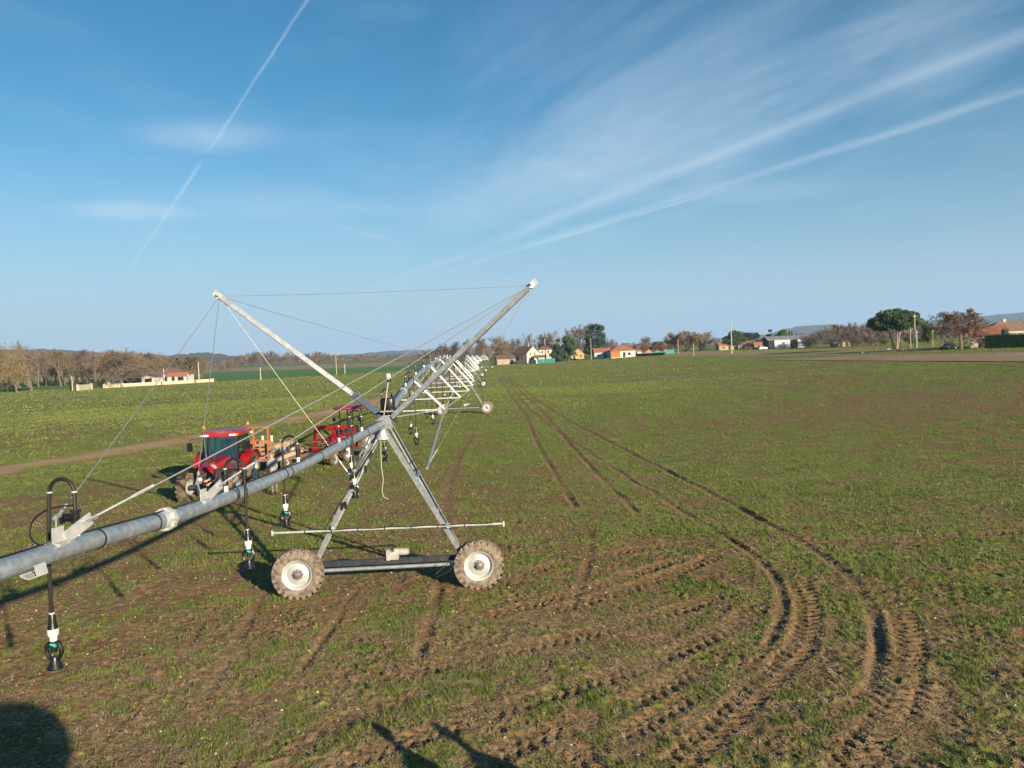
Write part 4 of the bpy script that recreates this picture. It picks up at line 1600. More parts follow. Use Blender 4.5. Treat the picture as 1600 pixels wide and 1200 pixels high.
def small_tractor(loc, rz):
    t = thing('compact_tractor', 'small red tractor with front loader arms and red canopy, behind the pipe', 'tractor', loc, rz)
    FX = 1.95
    for s in (-1, 1):
        wheel(t, (0, s * .72, .64), 0 if s < 0 else math.pi, .66, .36, .36, 16, 'muddy_tyre', 'white_plastic', 'rear_small', dish=.1)
        wheel(t, (FX, s * .66, .42), 0 if s < 0 else math.pi, .44, .26, .24, 14, 'muddy_tyre', 'white_plastic', 'front_small', dish=.1)
    m = MB()
    m.loft([ring_box(-.4, -.2, .2, .45, .95), ring_box(.8, -.18, .18, .45, .85), ring_box(2.3, -.16, .16, .45, .85)])
    m.cyl((0, -.65, .64), (0, .65, .64), .10)
    m.cyl((FX, -.6, .42), (FX, .6, .42), .07)
    m.build('chassis', 'engine_black', t)
    m = MB()
    m.loft([ring_box(.85, -.30, .30, .85, 1.42), ring_box(1.7, -.29, .29, .85, 1.36, .1), ring_box(2.3, -.27, .27, .85, 1.22, .1), ring_box(2.42, -.22, .22, .9, 1.1, .06)])
    hood = m.build('hood', 'red_paint', t)
    MB().box((2.43, 0, 1.0), (.02, .34, .16)).build('grille', 'engine_black', hood)
    for s in (-1, 1):
        fender(t, Vector((0, s * .70, .64)), .74, .40, 15, 160, 'red_paint')
        MB().tube([(-.15, s * .42, 1.05), (-.18, s * .42, 2.55)], .032, 8).build('canopy_post', 'black_plastic', t)
    for s in (-1, 1):
        MB().tube([(.72, s * .36, 1.0), (.66, s * .40, 2.55)], .028, 8).build('canopy_post', 'black_plastic', t)
    m = MB()
    secs = []
    for z, k in ((2.52, .9), (2.55, 1.0), (2.62, 1.0), (2.68, .9), (2.71, .6)):
        secs.append([Vector((.22 + .95 * k * math.copysign(abs(math.cos(a)) ** .5, math.cos(a)), .64 * k * math.copysign(abs(math.sin(a)) ** .5, math.sin(a)), z)) for a in np.linspace(0, 2 * math.pi, 24, endpoint=False)])
    m.loft(secs)
    m.build('canopy', 'faded_red_paint', t)
    m = MB()
    m.box((.05, 0, 1.12), (.42, .44, .12))
    m.box((-.16, 0, 1.38), (.10, .42, .45))
    m.build('seat', 'seat_black', t)
    m = MB()
    m.tube([Vector((.62, 0, 1.5)) + Vector((.10 * math.sin(a), .18 * math.cos(a), .14 * math.sin(a))) for a in np.linspace(0, 2 * math.pi, 15)], .014, 6)
    m.cyl((.62, 0, 1.5), (.85, 0, 1.2), .03)
    m.build('steering_wheel', 'black_plastic', t)
    for s in (-1, 1):
        y = s * .52
        m = MB()
        m.bar((.95, y, .55), (.80, y, 1.50), .12, .20, up=(1, 0, 0))
        m.bar((.80, y, 1.50), (1.0, y, 1.62), .10, .22, up=(0, 0, 1))
        m.build('loader_upright', 'red_paint', t)
        m = MB()
        path = [(.86, 1.48), (1.6, 1.66), (2.5, 1.80), (2.78, 1.68), (2.92, 1.30), (3.0, .62)]
        for (xa, za), (xb, zb) in zip(path[:-1], path[1:]):
            m.bar((xa, y, za), (xb, y, zb), .11, .19 if xa < 2.4 else .17, up=(.3, 0, 1) if xa < 2.5 else (1, 0, .2))
        arm = m.build('loader_arm', 'red_paint', t)
        m = MB()
        m.cyl((1.05, y, .95), (2.0, y, 1.55), .045)
        m.cyl((2.0, y, 1.55), (2.3, y, 1.70), .025)
        m.cyl((2.4, y + s * -.1, 1.72), (2.95, y + s * -.1, .9), .035)
        m.build('hydraulic_ram', 'engine_black', arm)
    MB().cyl((2.85, -.52, 1.2), (2.85, .52, 1.2), .06).build('loader_crossbar', 'red_paint', t)
    m = MB()
    m.box((3.08, 0, .62), (.10, 1.15, .42))
    m.build('loader_carriage', 'red_paint', t)
    for s in (-1, 1):
        MB().bar((3.1, s * .35, .42), (4.1, s * .35, .40), .10, .045).build('pallet_fork', 'engine_black', t)
    MB().cyl((1.25, .0, 1.38), (1.25, .0, 1.95), .035).build('exhaust', 'black_plastic', t)
    m = MB()
    for k in range(4):
        pts = [Vector((1.0 + .1 * k, .58, 1.45)) + Vector((.35 * t_, .06 * math.sin(t_ * 6 + k), .30 * math.sin(t_ * math.pi))) for t_ in np.linspace(0, 1, 9)]
        m.tube(pts, .014, 5)
    m.build('hydraulic_hose', 'black_rubber', t)
    m = MB()
    m.cyl((1.5, .30, 1.1), (1.5, .62, 1.05), .10)
    m.build('side_tank', 'orange_wall', t)
    for s in (-1, 1):
        MB().lathe([(.001, 0), (.05, 0), (.06, -.03), (.001, -.06)], (2.44, s * .16, 1.06), (1, 0, 0), 10).build('headlight', 'lamp_clear', t)
        arm = MB().tube([(.6, s * .42, 2.1), (.66, s * .6, 2.15), (.66, s * .72, 2.12)], .014, 5).build('mirror_arm', 'dark_steel', t)
        MB().box((.66, s * .74, 2.0), (.04, .14, .22)).build('mirror', 'black_plastic', arm)
    return t


TR = cab_tractor((-12.51, 33.4, 0.0), math.radians(-87))
ST = small_tractor((-9.15, 43.7, 0.0), math.radians(-108))
ST.scale = (1.07, 1.07, 1.07)


def flatbed(loc, rz):
    """+X towards the tow bar"""
    t = thing('flatbed_trailer', 'long flatbed trailer with orange headboard frame coupled behind the cab tractor', 'trailer', loc, rz)
    L, W, Z = 5.2, 2.35, .86
    n = 9
    for k in range(n):
        y = -W / 2 + W * (k + .5) / n
        MB().box((0, y, Z), (L, W / n - .012, .05)).build('plank', 'planks', t)
    for s in (-1, 1):
        MB().box((0, s * (W / 2 + .03), Z - .06), (L + .06, .05, .20)).build('side_rail', 'cream_wall', t)
    m = MB()
    for s in (-1, 1):
        m.bar((-L / 2, s * .5, Z - .14), (L / 2 + .2, s * .5, Z - .14), .08, .14)
    m.bar((L / 2, -.5, Z - .14), (L / 2 + 1.1, 0, Z - .22), .07, .10)
    m.bar((L / 2, .5, Z - .14), (L / 2 + 1.1, 0, Z - .22), .07, .10)
    m.build('chassis', 'rusty_steel', t)
    for x in (-.75, .15):
        for s in (-1, 1):
            wheel(t, (x, s * .98, .40), 0 if s < 0 else math.pi, .40, .26, .22, 14, 'muddy_tyre', 'wheel_rim', 'trailer', dish=.1, lug_h=.015)
    X = L / 2 - .06
    for y in (-W / 2 + .05, -.42, .42, W / 2 - .05):
        MB().bar((X, y, Z), (X, y, Z + 1.62), .07, .07).build('headboard_post', 'orange_steel', t)
    for z in (Z + .08, Z + .95, Z + 1.60):
        MB().bar((X + .002, -W / 2, z), (X + .002, W / 2, z), .05, .05).build('headboard_rail', 'orange_steel', t)
    MB().box((-L / 2 - .04, .8, Z - .1), (.03, .14, .12)).build('tail_lamp', 'orange_wall', t)
    return t


FB = flatbed((-12.55, 38.75, 0.0), math.radians(-94))
FBm = Matrix.Translation(FB.location) @ Matrix.Rotation(FB.rotation_euler.z, 4, 'Z')


def on_bed(name, label, cat, p, rz=0.0):
    q = FBm @ Vector((p[0], p[1], .888 + p[2]))
    return thing(name, label, cat, q, FB.rotation_euler.z + rz)


def slat_crate(t, L, W, H, material='planks'):
    for s in (-1, 1):
        for k in range(4):
            z = .06 + (H - .12) * k / 3
            MB().box((0, s * W / 2, z), (L, .02, H / 5.5)).build('slat', material, t)
            MB().box((s * L / 2, 0, z), (.02, W - .03, H / 5.5)).build('slat', material, t)
        for e in (-1, 1):
            MB().box((s * (L / 2 - .03), e * (W / 2 - .03), H / 2), (.035, .035, H)).build('corner_post', material, t)
    MB().box((0, 0, .012), (L - .05, W - .05, .02)).build('base_board', material, t)


c1 = on_bed('wooden_crate', 'slatted wooden crate on the trailer behind the orange headboard', 'crate', (1.75, .35, 0))
slat_crate(c1, .95, 1.1, .75)
c2 = on_bed('wooden_crate', 'second slatted crate on the trailer, hidden half behind the cab', 'crate', (1.7, -.75, 0))
slat_crate(c2, .9, .8, .8)


def carton(t, L, W, H, material='cardboard'):
    m = MB().box((0, 0, H / 2), (L, W, H))
    m.build('carton_body', material, t, smooth=False)
    for s in (-1, 1):
        pane(t, 'flap', [(-L / 2, s * W / 2, H), (L / 2, s * W / 2, H), (L / 2, s * (W / 2 + .09), H + .10), (-L / 2, s * (W / 2 + .09), H + .10)], material, .008)


carton(on_bed('cardboard_box', 'open tan cardboard box at the rear of the trailer', 'box', (-1.6, .55, 0), .2), .8, .6, .45)
carton(on_bed('cardboard_box', 'small cardboard box beside the trailer edge, mid bed', 'box', (-.55, .2, 0), -.3), .5, .45, .4)
for k, (x, y, lab) in enumerate(((-.2, .8, 'white sack slumped on the trailer edge beside the man in grey'), (-1.0, .9, 'small white sack behind the man in grey'))):
    s = on_bed('sack', lab, 'sack', (x, y, 0))
    MB().ell((0, 0, .12), (.24, .17, .14)).build('sack_body', 'white_plastic', s)
    MB().ell((.20, 0, .17), (.07, .06, .06)).build('sack_neck', 'white_plastic', s)
h = on_bed('hose_coil', 'coil of black hose lying on the trailer', 'hose', (-.9, -.2, .02))
m = MB()
m.tube([Vector((.38 * math.cos(a), .38 * math.sin(a), .03 + .012 * a)) for a in np.linspace(0, 6 * math.pi, 60)], .025, 6)
m.build('coil', 'black_rubber', h)
h = on_bed('tool_box', 'dark tool box on the trailer near the headboard', 'tool box', (.7, .7, 0), .1)
MB().box((0, 0, .15), (.6, .35, .3)).build('box_body', 'dark_steel', h)
MB().tube([(-.15, 0, .30), (-.12, 0, .36), (.12, 0, .36), (.15, 0, .30)], .012, 6).build('handle', 'galvanised', h)
for k in range(2):
    h = on_bed('white_post', ('white' if k == 0 else 'second white') + ' plastic post standing upright in the trailer load', 'post', (1.15, .75 - .45 * k, 0))
    MB().box((0, 0, .5), (.08, .08, 1.0)).build('post_body', 'white_plastic', h)
    MB().box((0, 0, 1.01), (.10, .10, .03)).build('post_cap', 'white_plastic', h)

# low second trailer with rusty rails, in front of the small tractor
LT = thing('low_trailer', 'low trailer with orange plank deck and rusty rails before the small tractor', 'trailer', (-10.35, 39.6, 0), math.radians(-100))
for k in range(7):
    MB().box((0, -.75 + .25 * k, .60), (2.2, .236, .05)).build('plank', 'orange_planks', LT)
for s in (-1, 1):
    MB().bar((-1.1, s * .85, .54), (1.1, s * .85, .54), .06, .12).build('side_rail', 'rusty_steel', LT)
    for x in (-1.05, -.2, .9):
        MB().bar((x, s * .86, .6), (x, s * .86, 1.55 if x > 0 else 1.2), .04, .04).build('rail_post', 'rusty_steel', LT)
    for z in (.88, 1.18):
        MB().bar((-1.05, s * .862, z), (.9, s * .862, z), .035, .035).build('guard_rail', 'rusty_steel', LT)
    wheel(LT, (-.15, s * .98, .33), 0 if s < 0 else math.pi, .33, .2, .19, 12, 'muddy_tyre', 'wheel_rim', 'trailer_small', dish=.1, lug_h=.012)
for z in (.88, 1.18):
    MB().bar((-1.06, -.86, z), (-1.06, .86, z), .035, .035).build('guard_rail', 'rusty_steel', LT)
MB().bar((1.1, 0, .5), (2.0, 0, .45), .07, .09).build('tow_bar', 'rusty_steel', LT)


# ------------------------------------------------------------------ people
def person(loc, rz, label, torso_lean, head_turn, armL, armR, legs, shirt, trousers, sleeves, hgt=1.78):
    """local +X is the way the person faces; one continuous body remeshed from overlapping limbs"""
    t = thing('person', label, 'person', loc, rz)
    k = hgt / 1.78
    m = MB()
    hip = Vector((0, 0, .95))
    lean = Matrix.Rotation(torso_lean, 3, 'Y')
    def T(x, y, z):
        return hip + lean @ Vector((x, y, z))
    secs = []
    for z, wx, wy, dx in ((-.10, .10, .15, -.01), (0, .125, .175, -.01), (.10, .115, .160, 0), (.22, .115, .158, .01), (.36, .125, .182, .01), (.47, .110, .190, 0), (.53, .075, .130, 0), (.57, .055, .065, .005)):
        secs.append([T(dx + wx * math.cos(a), wy * math.sin(a), z) for a in np.linspace(0, 2 * math.pi, 16, endpoint=False)])
    m.loft(secs)
    neck = [T(0, 0, .53), T(.02, 0, .64)]
    m.tube([T(-.005, 0, .50), T(.005, 0, .58), T(.02, 0, .66)], [.07, .056, .055], 10)
    hd = T(.03, 0, .735)
    HR = Matrix.Rotation(head_turn[0], 3, 'Z') @ Matrix.Rotation(head_turn[1], 3, 'Y')
    m.ell(hd, (.098, .077, .118), 14, 10, HR)
    m.ell(hd + HR @ Vector((.035, 0, -.065)), (.062, .055, .055), 10, 8, HR)
    m.ell(hd + HR @ Vector((.100, 0, -.018)), (.020, .015, .026), 8, 6, HR)
    for s in (-1, 1):
        m.ell(hd + HR @ Vector((-.005, s * .078, -.01)), (.022, .012, .032), 8, 6, HR)
    hands = []
    for s, (elb, wri) in ((1, armL), (-1, armR)):
        sh = T(0, s * .195, .44)
        e = sh + Vector(elb)
        w = e + Vector(wri)
        m.tube([T(0, s * .10, .45), sh, sh.lerp(e, .5), e, e.lerp(w, .4), w], [.06, .066, .056, .046, .045, .033], 10)
        dd = (w - e).normalized()
        a, b = frame_of(dd)
        palm = w + dd * .055
        m.ell(palm, (.030, .045, .055), 10, 8, Matrix((a, b, dd)).transposed())
        for f, (off, ln) in enumerate(((-.033, .060), (-.011, .075), (.011, .072), (.032, .055))):
            r0 = w + dd * .09 + b * off
            m.tube([r0, r0 + dd * ln * .55 + a * .008, r0 + dd * ln + a * .026], [.0115, .0105, .009], 6)
        m.tube([w + dd * .035 - b * .035, w + dd * .075 - b * .068 + a * .01, w + dd * .105 - b * .072 + a * .02], [.014, .012, .010], 6)
        hands.append((w, palm))
    for s, (kn, an) in zip((1, -1), legs):
        h0 = hip + Vector((0, s * .095, -.02))
        kk = h0 + Vector(kn)
        aa = kk + Vector(an)
        m.tube([h0 + Vector((0, 0, .05)), h0, h0.lerp(kk, .45), kk, kk.lerp(aa, .3), aa], [.09, .098, .084, .063, .062, .045], 12)
        m.ell(Vector((aa.x + .055, aa.y, .045)), (.145, .052, .047), 10, 7)
        m.tube([aa, Vector((aa.x, aa.y, .05))], [.05, .052], 10)
    tmp = m.build('tmp_body', 'skin')
    md = tmp.modifiers.new('r', 'REMESH')
    md.mode = 'VOXEL'
    md.voxel_size = .0125
    sm = tmp.modifiers.new('s', 'SMOOTH')
    sm.iterations = 2
    sm.factor = .4
    bpy.context.view_layer.update()
    me = bpy.data.meshes.new_from_object(tmp.evaluated_get(bpy.context.evaluated_depsgraph_get()))
    bpy.data.objects.remove(tmp)
    me.name = 'body'
    me.materials.clear()
    for mm in ('skin', shirt, trousers, 'boots'):
        me.materials.append(M[mm])
    idx = []
    nk = T(0, 0, .555)
    nd = lean @ Vector((0, 0, 1))
    for p in me.polygons:
        c = p.center
        i = 1
        dh = min((c - pl).length for _, pl in hands)
        dw = min((c - w).length for w, _ in hands)
        if (c - nk).dot(nd) > 0:
            i = 0
        elif c.z < .11:
            i = 3
        elif dh < .13 or dw < (.20 if sleeves == 'short' else .02):
            i = 0
        elif (c - hip).dot(nd) < .04 and not any((c - w).length < .16 for w, _ in hands):
            i = 2
        idx.append(i)
    me.polygons.foreach_set('material_index', idx)
    me.polygons.foreach_set('use_smooth', [True] * len(me.polygons))
    ob = bpy.data.objects.new('body', me)
    COL.objects.link(ob)
    ob.parent = t
    hm = MB()
    hm.ell(hd + HR @ Vector((-.016, 0, .026)), (.098, .085, .108), 14, 10, HR)
    hair = hm.build('hair', 'hair', t)
    # keep the face free: drop the front lower part of the hair cap
    bmm = bmesh.new()
    bmm.from_mesh(hair.data)
    dead = [f for f in bmm.faces if (HR.transposed() @ (f.calc_center_median() - hd)).x > .035 and (HR.transposed() @ (f.calc_center_median() - hd)).z < .075
            or (HR.transposed() @ (f.calc_center_median() - hd)).z < -.045]
    bmesh.ops.delete(bmm, geom=dead, context='FACES')
    bmm.to_mesh(hair.data)
    bmm.free()
    em = MB()
    for s in (-1, 1):
        e1 = MB().ell(hd + HR @ Vector((.088, s * .032, .004)), (.010, .013, .008), 8, 6, HR).build('eye', 'hair', t)
    MB().ell(hd + HR @ Vector((.090, 0, -.062)), (.008, .024, .005), 8, 6, HR).build('mouth', 'skin', t)
    t.scale = (k, k, k)
    return t


straight = (((.02, 0, -.43), (-.02, 0, -.43)), ((-.02, 0, -.43), (-.01, 0, -.43)))
person((-11.42, 29.6, .0), math.radians(200), 'man in a black top bending at the hood of the cab tractor', .30, (-.1, .25),
       ((.05, .05, -.29), (.22, -.02, -.13)), ((.10, -.04, -.27), (.24, .03, -.08)), (((.05, 0, -.43), (-.05, 0, -.42)), ((-.06, 0, -.43), (-.04, 0, -.42))), 'shirt_black', 'trousers_navy', 'long', 1.78)
person((-10.05, 31.75, .0), math.radians(150), 'man in a grey shirt standing with his back turned beside the flatbed trailer', .10, (.3, .30),
       ((.03, .06, -.30), (.20, -.08, -.12)), ((.02, -.05, -.30), (.16, .04, -.19)), straight, 'shirt_grey', 'trousers_grey', 'short', 1.80)
# two guessed men, added unseen below the frame only to cast shadows into it
person((1.45, 6.05, .0), math.radians(80), 'unseen man added below the frame to cast the long shadow left of centre at the bottom', .04, (0, .1),
       ((.02, -.01, -.30), (.04, -.02, -.24)), ((.02, .01, -.30), (.04, .02, -.24)), straight, 'shirt_grey', 'trousers_grey', 'short', 1.72)
person((2.42, 5.95, .0), math.radians(120), 'second unseen man added below the frame to cast the slim shadow at the bottom centre', .04, (0, .1),
       ((.02, .02, -.30), (.06, -.02, -.24)), ((.02, -.02, -.30), (.06, .02, -.24)), straight, 'shirt_black', 'trousers_navy', 'long', 1.72)

# guessed basket and boom, added unseen behind the camera only to cast a shadow
bk = thing('shadow_basket', 'unseen basket added beneath the camera to cast the round shadow at the lower left', 'shadow caster', (1.1, -1.35, 3.55))
sec = []
for z, w in ((-.02, .20), (.0, .42), (.12, .62), (.35, .76), (.55, .80), (.78, .72), (.95, .52)):  # profile drawn in at the top to round its cast shadow
    sec.append([Vector((w * 1.15 * math.copysign(abs(math.cos(a)) ** .7, math.cos(a)), w * math.copysign(abs(math.sin(a)) ** .7, math.sin(a)), z)) for a in np.linspace(0, 2 * math.pi, 28, endpoint=False)])
MB().loft(sec[1:], caps=False).build('basket_wall', 'orange_steel', bk)
MB().loft([sec[0], sec[1]], caps=True).build('basket_floor', 'dark_steel', bk)
MB().bar((0, -.6, .1), (.4, -6.0, -1.9), .28, .34).build('lift_boom', 'orange_steel', bk)
# ------------------------------------------------------------------ far land: hills
mat('wooded_hill', (.105, .085, .058), .95, 0, (.070, .062, .042), .012, 1, .0)
mat('far_hill', (.075, .080, .062), .95, 0, (.10, .098, .075), .004, 1, .0)


def hills(name, label, line, Y, depth, material, rough, n=260):
    us = np.linspace(line[0][0], line[-1][0], n)
    vs = np.interp(us, [p[0] for p in line], [p[1] for p in line])
    rows = np.array([-1.0, -.7, -.4, -.2, -.08, 0, .1, .35, .8])
    prof = np.array([0, .30, .62, .84, .96, 1, .93, .6, 0])
    V = []
    for r, k in zip(rows, prof):
        for i, (u, v) in enumerate(zip(us, vs)):
            y = Y + r * depth
            top = P(u, v, Y).z
            d = ray(u, v)
            x = d.x / d.y * y
            nz = float(fbm(np.array([x * .006]), np.array([y * .006]), 3, 55)[0]) - .5
            jag = float(fbm(np.array([i * .9 + k * 31]), np.array([k * 9.0]), 2, 21)[0]) - .5
            z = (top + jag * rough) * k + nz * .25 * top * (1 - k) * k * 2
            V.append((x, y, max(z, -0.5) if 0 < k else -.5))
    nr = len(rows)
    F = [(r * n + i, r * n + i + 1, (r + 1) * n + i + 1, (r + 1) * n + i) for r in range(nr - 1) for i in range(n - 1)]
    o = np_mesh(name, np.array(V), np.array(F), [material], smooth=True)
    tag(o, label, None, kind='structure')
    return o


hills('wooded_hills', 'low wooded ridge behind the left fields',
      [(-420, 548), (-200, 545), (0, 546), (70, 546), (125, 549), (200, 554), (262, 556), (292, 553), (325, 551), (362, 556), (430, 558), (560, 557), (700, 556), (860, 552), (1000, 544)], 1700, 600, 'wooded_hill', 7)
hills('far_hills', 'blue far hills along the horizon',
      [(420, 562), (500, 557), (560, 553), (600, 549), (640, 547), (700, 548), (770, 552), (850, 550), (930, 545), (985, 540), (1040, 532), (1120, 529), (1195, 523), (1240, 511), (1290, 507), (1335, 511), (1385, 508), (1440, 502), (1500, 497), (1560, 491), (1620, 486), (1800, 478), (2050, 476)], 4300, 1500, 'far_hill', 9)


# ------------------------------------------------------------------ field patches that lie on the land
def field_material(name, c1, c2, c3, sc):
    m = bpy.data.materials.new(name)
    m.use_nodes = True
    nt = m.node_tree
    b = NB(nt)
    bs = nt.nodes['Principled BSDF']
    bs.inputs['Roughness'].default_value = .95
    bs.inputs['Specular IOR Level'].default_value = .1
    c = nnew(nt, 'ShaderNodeTexCoord').outputs['Object']
    n1, n2 = b.noise(c, sc, 5, .6), b.noise(c, sc * 14, 4, .65)
    col = b.mix(b.ramp(n1, .3, .7), c1, c2)
    col = b.mix(b.ramp(n2, .5, .75), col, c3)
    b.put(bs.inputs['Base Color'], col)
    bn = nnew(nt, 'ShaderNodeBump')
    bn.inputs['Strength'].default_value = .6
    bn.inputs['Distance'].default_value = .12
    nt.links.new(n2, bn.inputs['Height'])
    nt.links.new(bn.outputs[0], bs.inputs['Normal'])
    M[name] = m


field_material('winter_wheat', (.075, .165, .045), (.095, .19, .05), (.11, .19, .055), .05)
field_material('ploughed_earth', (.25, .17, .105), (.31, .215, .135), (.40, .285, .185), .08)
field_material('fallow', (.26, .22, .14), (.22, .20, .115), (.30, .25, .16), .05)
field_material('verge_grass', (.13, .19, .045), (.18, .22, .06), (.2, .22, .07), .06)


def patch(name, label, quad, material, lift=.06, nu=60, nv=14):
    """sheet over the land; quad in photo pixels: near-left, near-right, far-right, far-left"""
    q = [GP(*p) for p in quad]
    V = []
    for j in range(nv + 1):
        for i in range(nu + 1):
            s, t = i / nu, j / nv
            p = (q[0] * (1 - s) + q[1] * s) * (1 - t) + (q[3] * (1 - s) + q[2] * s) * t
            w = (float(vnoise(np.array([p.x * .15]), np.array([p.y * .15]), 33)[0]) - .5) * (2.5 if j in (0, nv) else 0)
            V.append((p.x, p.y + w, float(Zt(p.x, p.y + w)) + lift))
    F = [(j * (nu + 1) + i, j * (nu + 1) + i + 1, (j + 1) * (nu + 1) + i + 1, (j + 1) * (nu + 1) + i) for j in range(nv) for i in range(nu)]
    o = np_mesh(name, np.array(V), np.array(F), [material], smooth=True)
    return tag(o, label, None, kind='structure')


for f in FIELDS:
    patch(*f)


# ------------------------------------------------------------------ trees
def tri_cloud(P0, D, L, W, R):
    """thin twig triangles from P0 along D"""
    n = len(P0)
    r = R.normal(size=(n, 3))
    s = np.cross(D, r)
    s /= np.linalg.norm(s, axis=1)[:, None] + 1e-9
    V = np.stack([P0 - s * W[:, None] / 2, P0 + s * W[:, None] / 2, P0 + D * L[:, None]], 1).reshape(-1, 3)
    return V


def rot_dir(D, ang, R):
    n = len(D)
    r = R.normal(size=(n, 3))
    s = np.cross(D, r)
    s /= np.linalg.norm(s, axis=1)[:, None] + 1e-9
    o = D * np.cos(ang)[:, None] + s * np.sin(ang)[:, None]
    return o / np.linalg.norm(o, axis=1)[:, None]


def make_tree(seed, H=12.0, trunk=.25, spread=.8, kids=(12, 9, 7, 6), ang=(.9, .75, .7), ratio=(.55, .55, .5), twig_w=.075, up=.25, leaf=0, leaf_size=.35, stems=1, thick=.022):
    """bare or leafy broadleaf tree: wood (MB) and crown (vertex array of triangles)"""
    R = np.random.default_rng(seed)
    wood = MB()
    starts, dirs, lens, rads = [], [], [], []
    for s in range(stems):
        d0 = Vector((R.normal(0, .05 + .25 * (stems > 1)), R.normal(0, .05 + .25 * (stems > 1)), 1)).normalized()
        hh = H * R.uniform(.62, .72)
        pts = [Vector((0, 0, -.2))]
        for k in range(5):
            pts.append(pts[-1] + (d0 + Vector((R.normal(0, .09), R.normal(0, .09), 0))).normalized() * hh / 5)
        r0 = H * thick / (stems ** .5)
        wood.tube(pts, [r0 * 1.3] + [r0 * (1 - .16 * k) for k in range(5)], 6)
        for i in range(kids[0]):
            f = trunk + (1 - trunk) * (i + R.random()) / kids[0]
            x = f * 5
            k = min(int(x), 4)
            p = pts[k].lerp(pts[k + 1], x - k)
            a = ang[0] * R.uniform(.7, 1.15) * (1.0 - .45 * (f - trunk))
            az_ = i * 2.4 + R.uniform(-.5, .5)
            d = Vector((math.cos(az_) * math.sin(a), math.sin(az_) * math.sin(a), math.cos(a)))
            starts.append(p)
            dirs.append(d)
            lens.append(H * spread * ratio[0] * R.uniform(.75, 1.1) * (1.1 - .55 * (f - trunk)))
            rads.append(r0 * .45 * (1.1 - .5 * f))
    S2, D2, L2 = [], [], []
    for p, d, L, r in zip(starts, dirs, lens, rads):
        pts = [p]
        dd = d.copy()
        for k in range(4):
            dd = (dd + Vector((R.normal(0, .14), R.normal(0, .14), R.normal(0, .1) + up * .3))).normalized()
            pts.append(pts[-1] + dd * L / 4)
        wood.tube(pts, [r, r * .8, r * .6, r * .42, r * .25], 5, caps=False)
        for j in range(kids[1]):
            f = .2 + .8 * (j + R.random()) / kids[1]
            x = f * 4
            k = min(int(x), 3)
            S2.append(pts[k].lerp(pts[k + 1], x - k))
            D2.append((pts[k + 1] - pts[k]).normalized())
            L2.append(L * ratio[1] * R.uniform(.7, 1.2) * (1.15 - .5 * f))
    S2, D2, L2 = np.array(S2), np.array(D2), np.array(L2)
    D2 = rot_dir(D2, R.normal(ang[1], .2, len(D2)), R)
    D2[:, 2] += up * .5
    D2 /= np.linalg.norm(D2, axis=1)[:, None]
    crown = [tri_cloud(S2, D2, L2 * 1.1, np.full(len(S2), twig_w * 1.9), R)]
    S, D, L = S2, D2, L2
    for lev in (2, 3):
        k = kids[lev]
        f = R.uniform(.15, 1.0, (len(S), k))
        S = (S[:, None] + D[:, None] * (L[:, None] * f)[..., None]).reshape(-1, 3)
        D = rot_dir(np.repeat(D, k, 0), R.normal(ang[2], .25, len(S)), R)
        D[:, 2] += up * .35
        D /= np.linalg.norm(D, axis=1)[:, None]
        L = np.repeat(L, k) * ratio[2] * R.uniform(.6, 1.3, len(S))
        crown.append(tri_cloud(S, D, L, np.full(len(S), twig_w * (1.2 if lev == 2 else .85)), R))
    C = np.concatenate(crown)
    if leaf:
        i = R.integers(0, len(S), leaf)
        c = S[i] + D[i] * (L[i] * R.uniform(.2, 1.1, leaf))[:, None] + R.normal(0, .12, (leaf, 3))
        LD = R.normal(size=(leaf, 3))
        LD /= np.linalg.norm(LD, axis=1)[:, None]
        LV = tri_cloud(c, LD, leaf_size * R.uniform(.6, 1.2, leaf), leaf_size * R.uniform(.5, .9, leaf), R)
        return wood, C, LV
    return wood, C, None


def crown_obj(name, V, material, parent=None):
    return np_mesh(name, V, np.arange(len(V)).reshape(-1, 3), [material], parent)


TREES = {}


def tree_kind(key, bark, twigs, leaves=None, **kw):
    w, C, LV = make_tree(**kw)
    a = w.mesh('trunk')
    a.materials.append(M[bark])
    b = crown_obj('crown', C, twigs)
    bm_ = b.data
    bpy.data.objects.remove(b)
    lm = None
    if LV is not None:
        l = crown_obj('leaves', LV, leaves)
        lm = l.data
        bpy.data.objects.remove(l)
    zt = C[:, 2].max()
    wd = np.percentile(np.hypot(C[:, 0], C[:, 1]), 97) * 2
    TREES[key] = (a, bm_, lm, zt, wd)


tree_kind('oak', 'bark', 'twigs_brown', seed=1, trunk=.26, spread=1.15, ang=(1.1, .8, .75), up=.18)
tree_kind('big_oak', 'bark', 'twigs_brown', seed=21, trunk=.22, spread=1.1, kids=(15, 11, 9, 6), ang=(1.15, .8, .75), up=.16, thick=.045, twig_w=.085)
tree_kind('oak_olive', 'bark', 'twigs_olive', seed=2, trunk=.2, spread=.95, ang=(.95, .8, .75))
tree_kind('ash', 'bark', 'twigs_brown', seed=3, trunk=.32, spread=.62, ang=(.7, .65, .65), up=.4)
tree_kind('ash_grey', 'bark', 'twigs_grey', seed=4, trunk=.3, spread=.66, ang=(.75, .65, .65), up=.4)
tree_kind('ash_purple', 'bark', 'twigs_purple', seed=5, trunk=.25, spread=.75, ang=(.8, .7, .7), up=.3)
tree_kind('tall_grey', 'bark_pale', 'twigs_grey', seed=6, trunk=.35, spread=.6, kids=(10, 7, 6, 4), ang=(.75, .65, .6), up=.45, twig_w=.06)
tree_kind('willow', 'bark', 'twigs_golden', seed=7, trunk=.12, spread=.75, kids=(12, 9, 7, 5), ang=(.95, .75, .7), up=.3, stems=2)
tree_kind('copse', 'bark', 'twigs_golden', seed=8, trunk=.1, spread=.7, kids=(11, 9, 7, 5), ang=(.85, .7, .6), up=.4, stems=3)
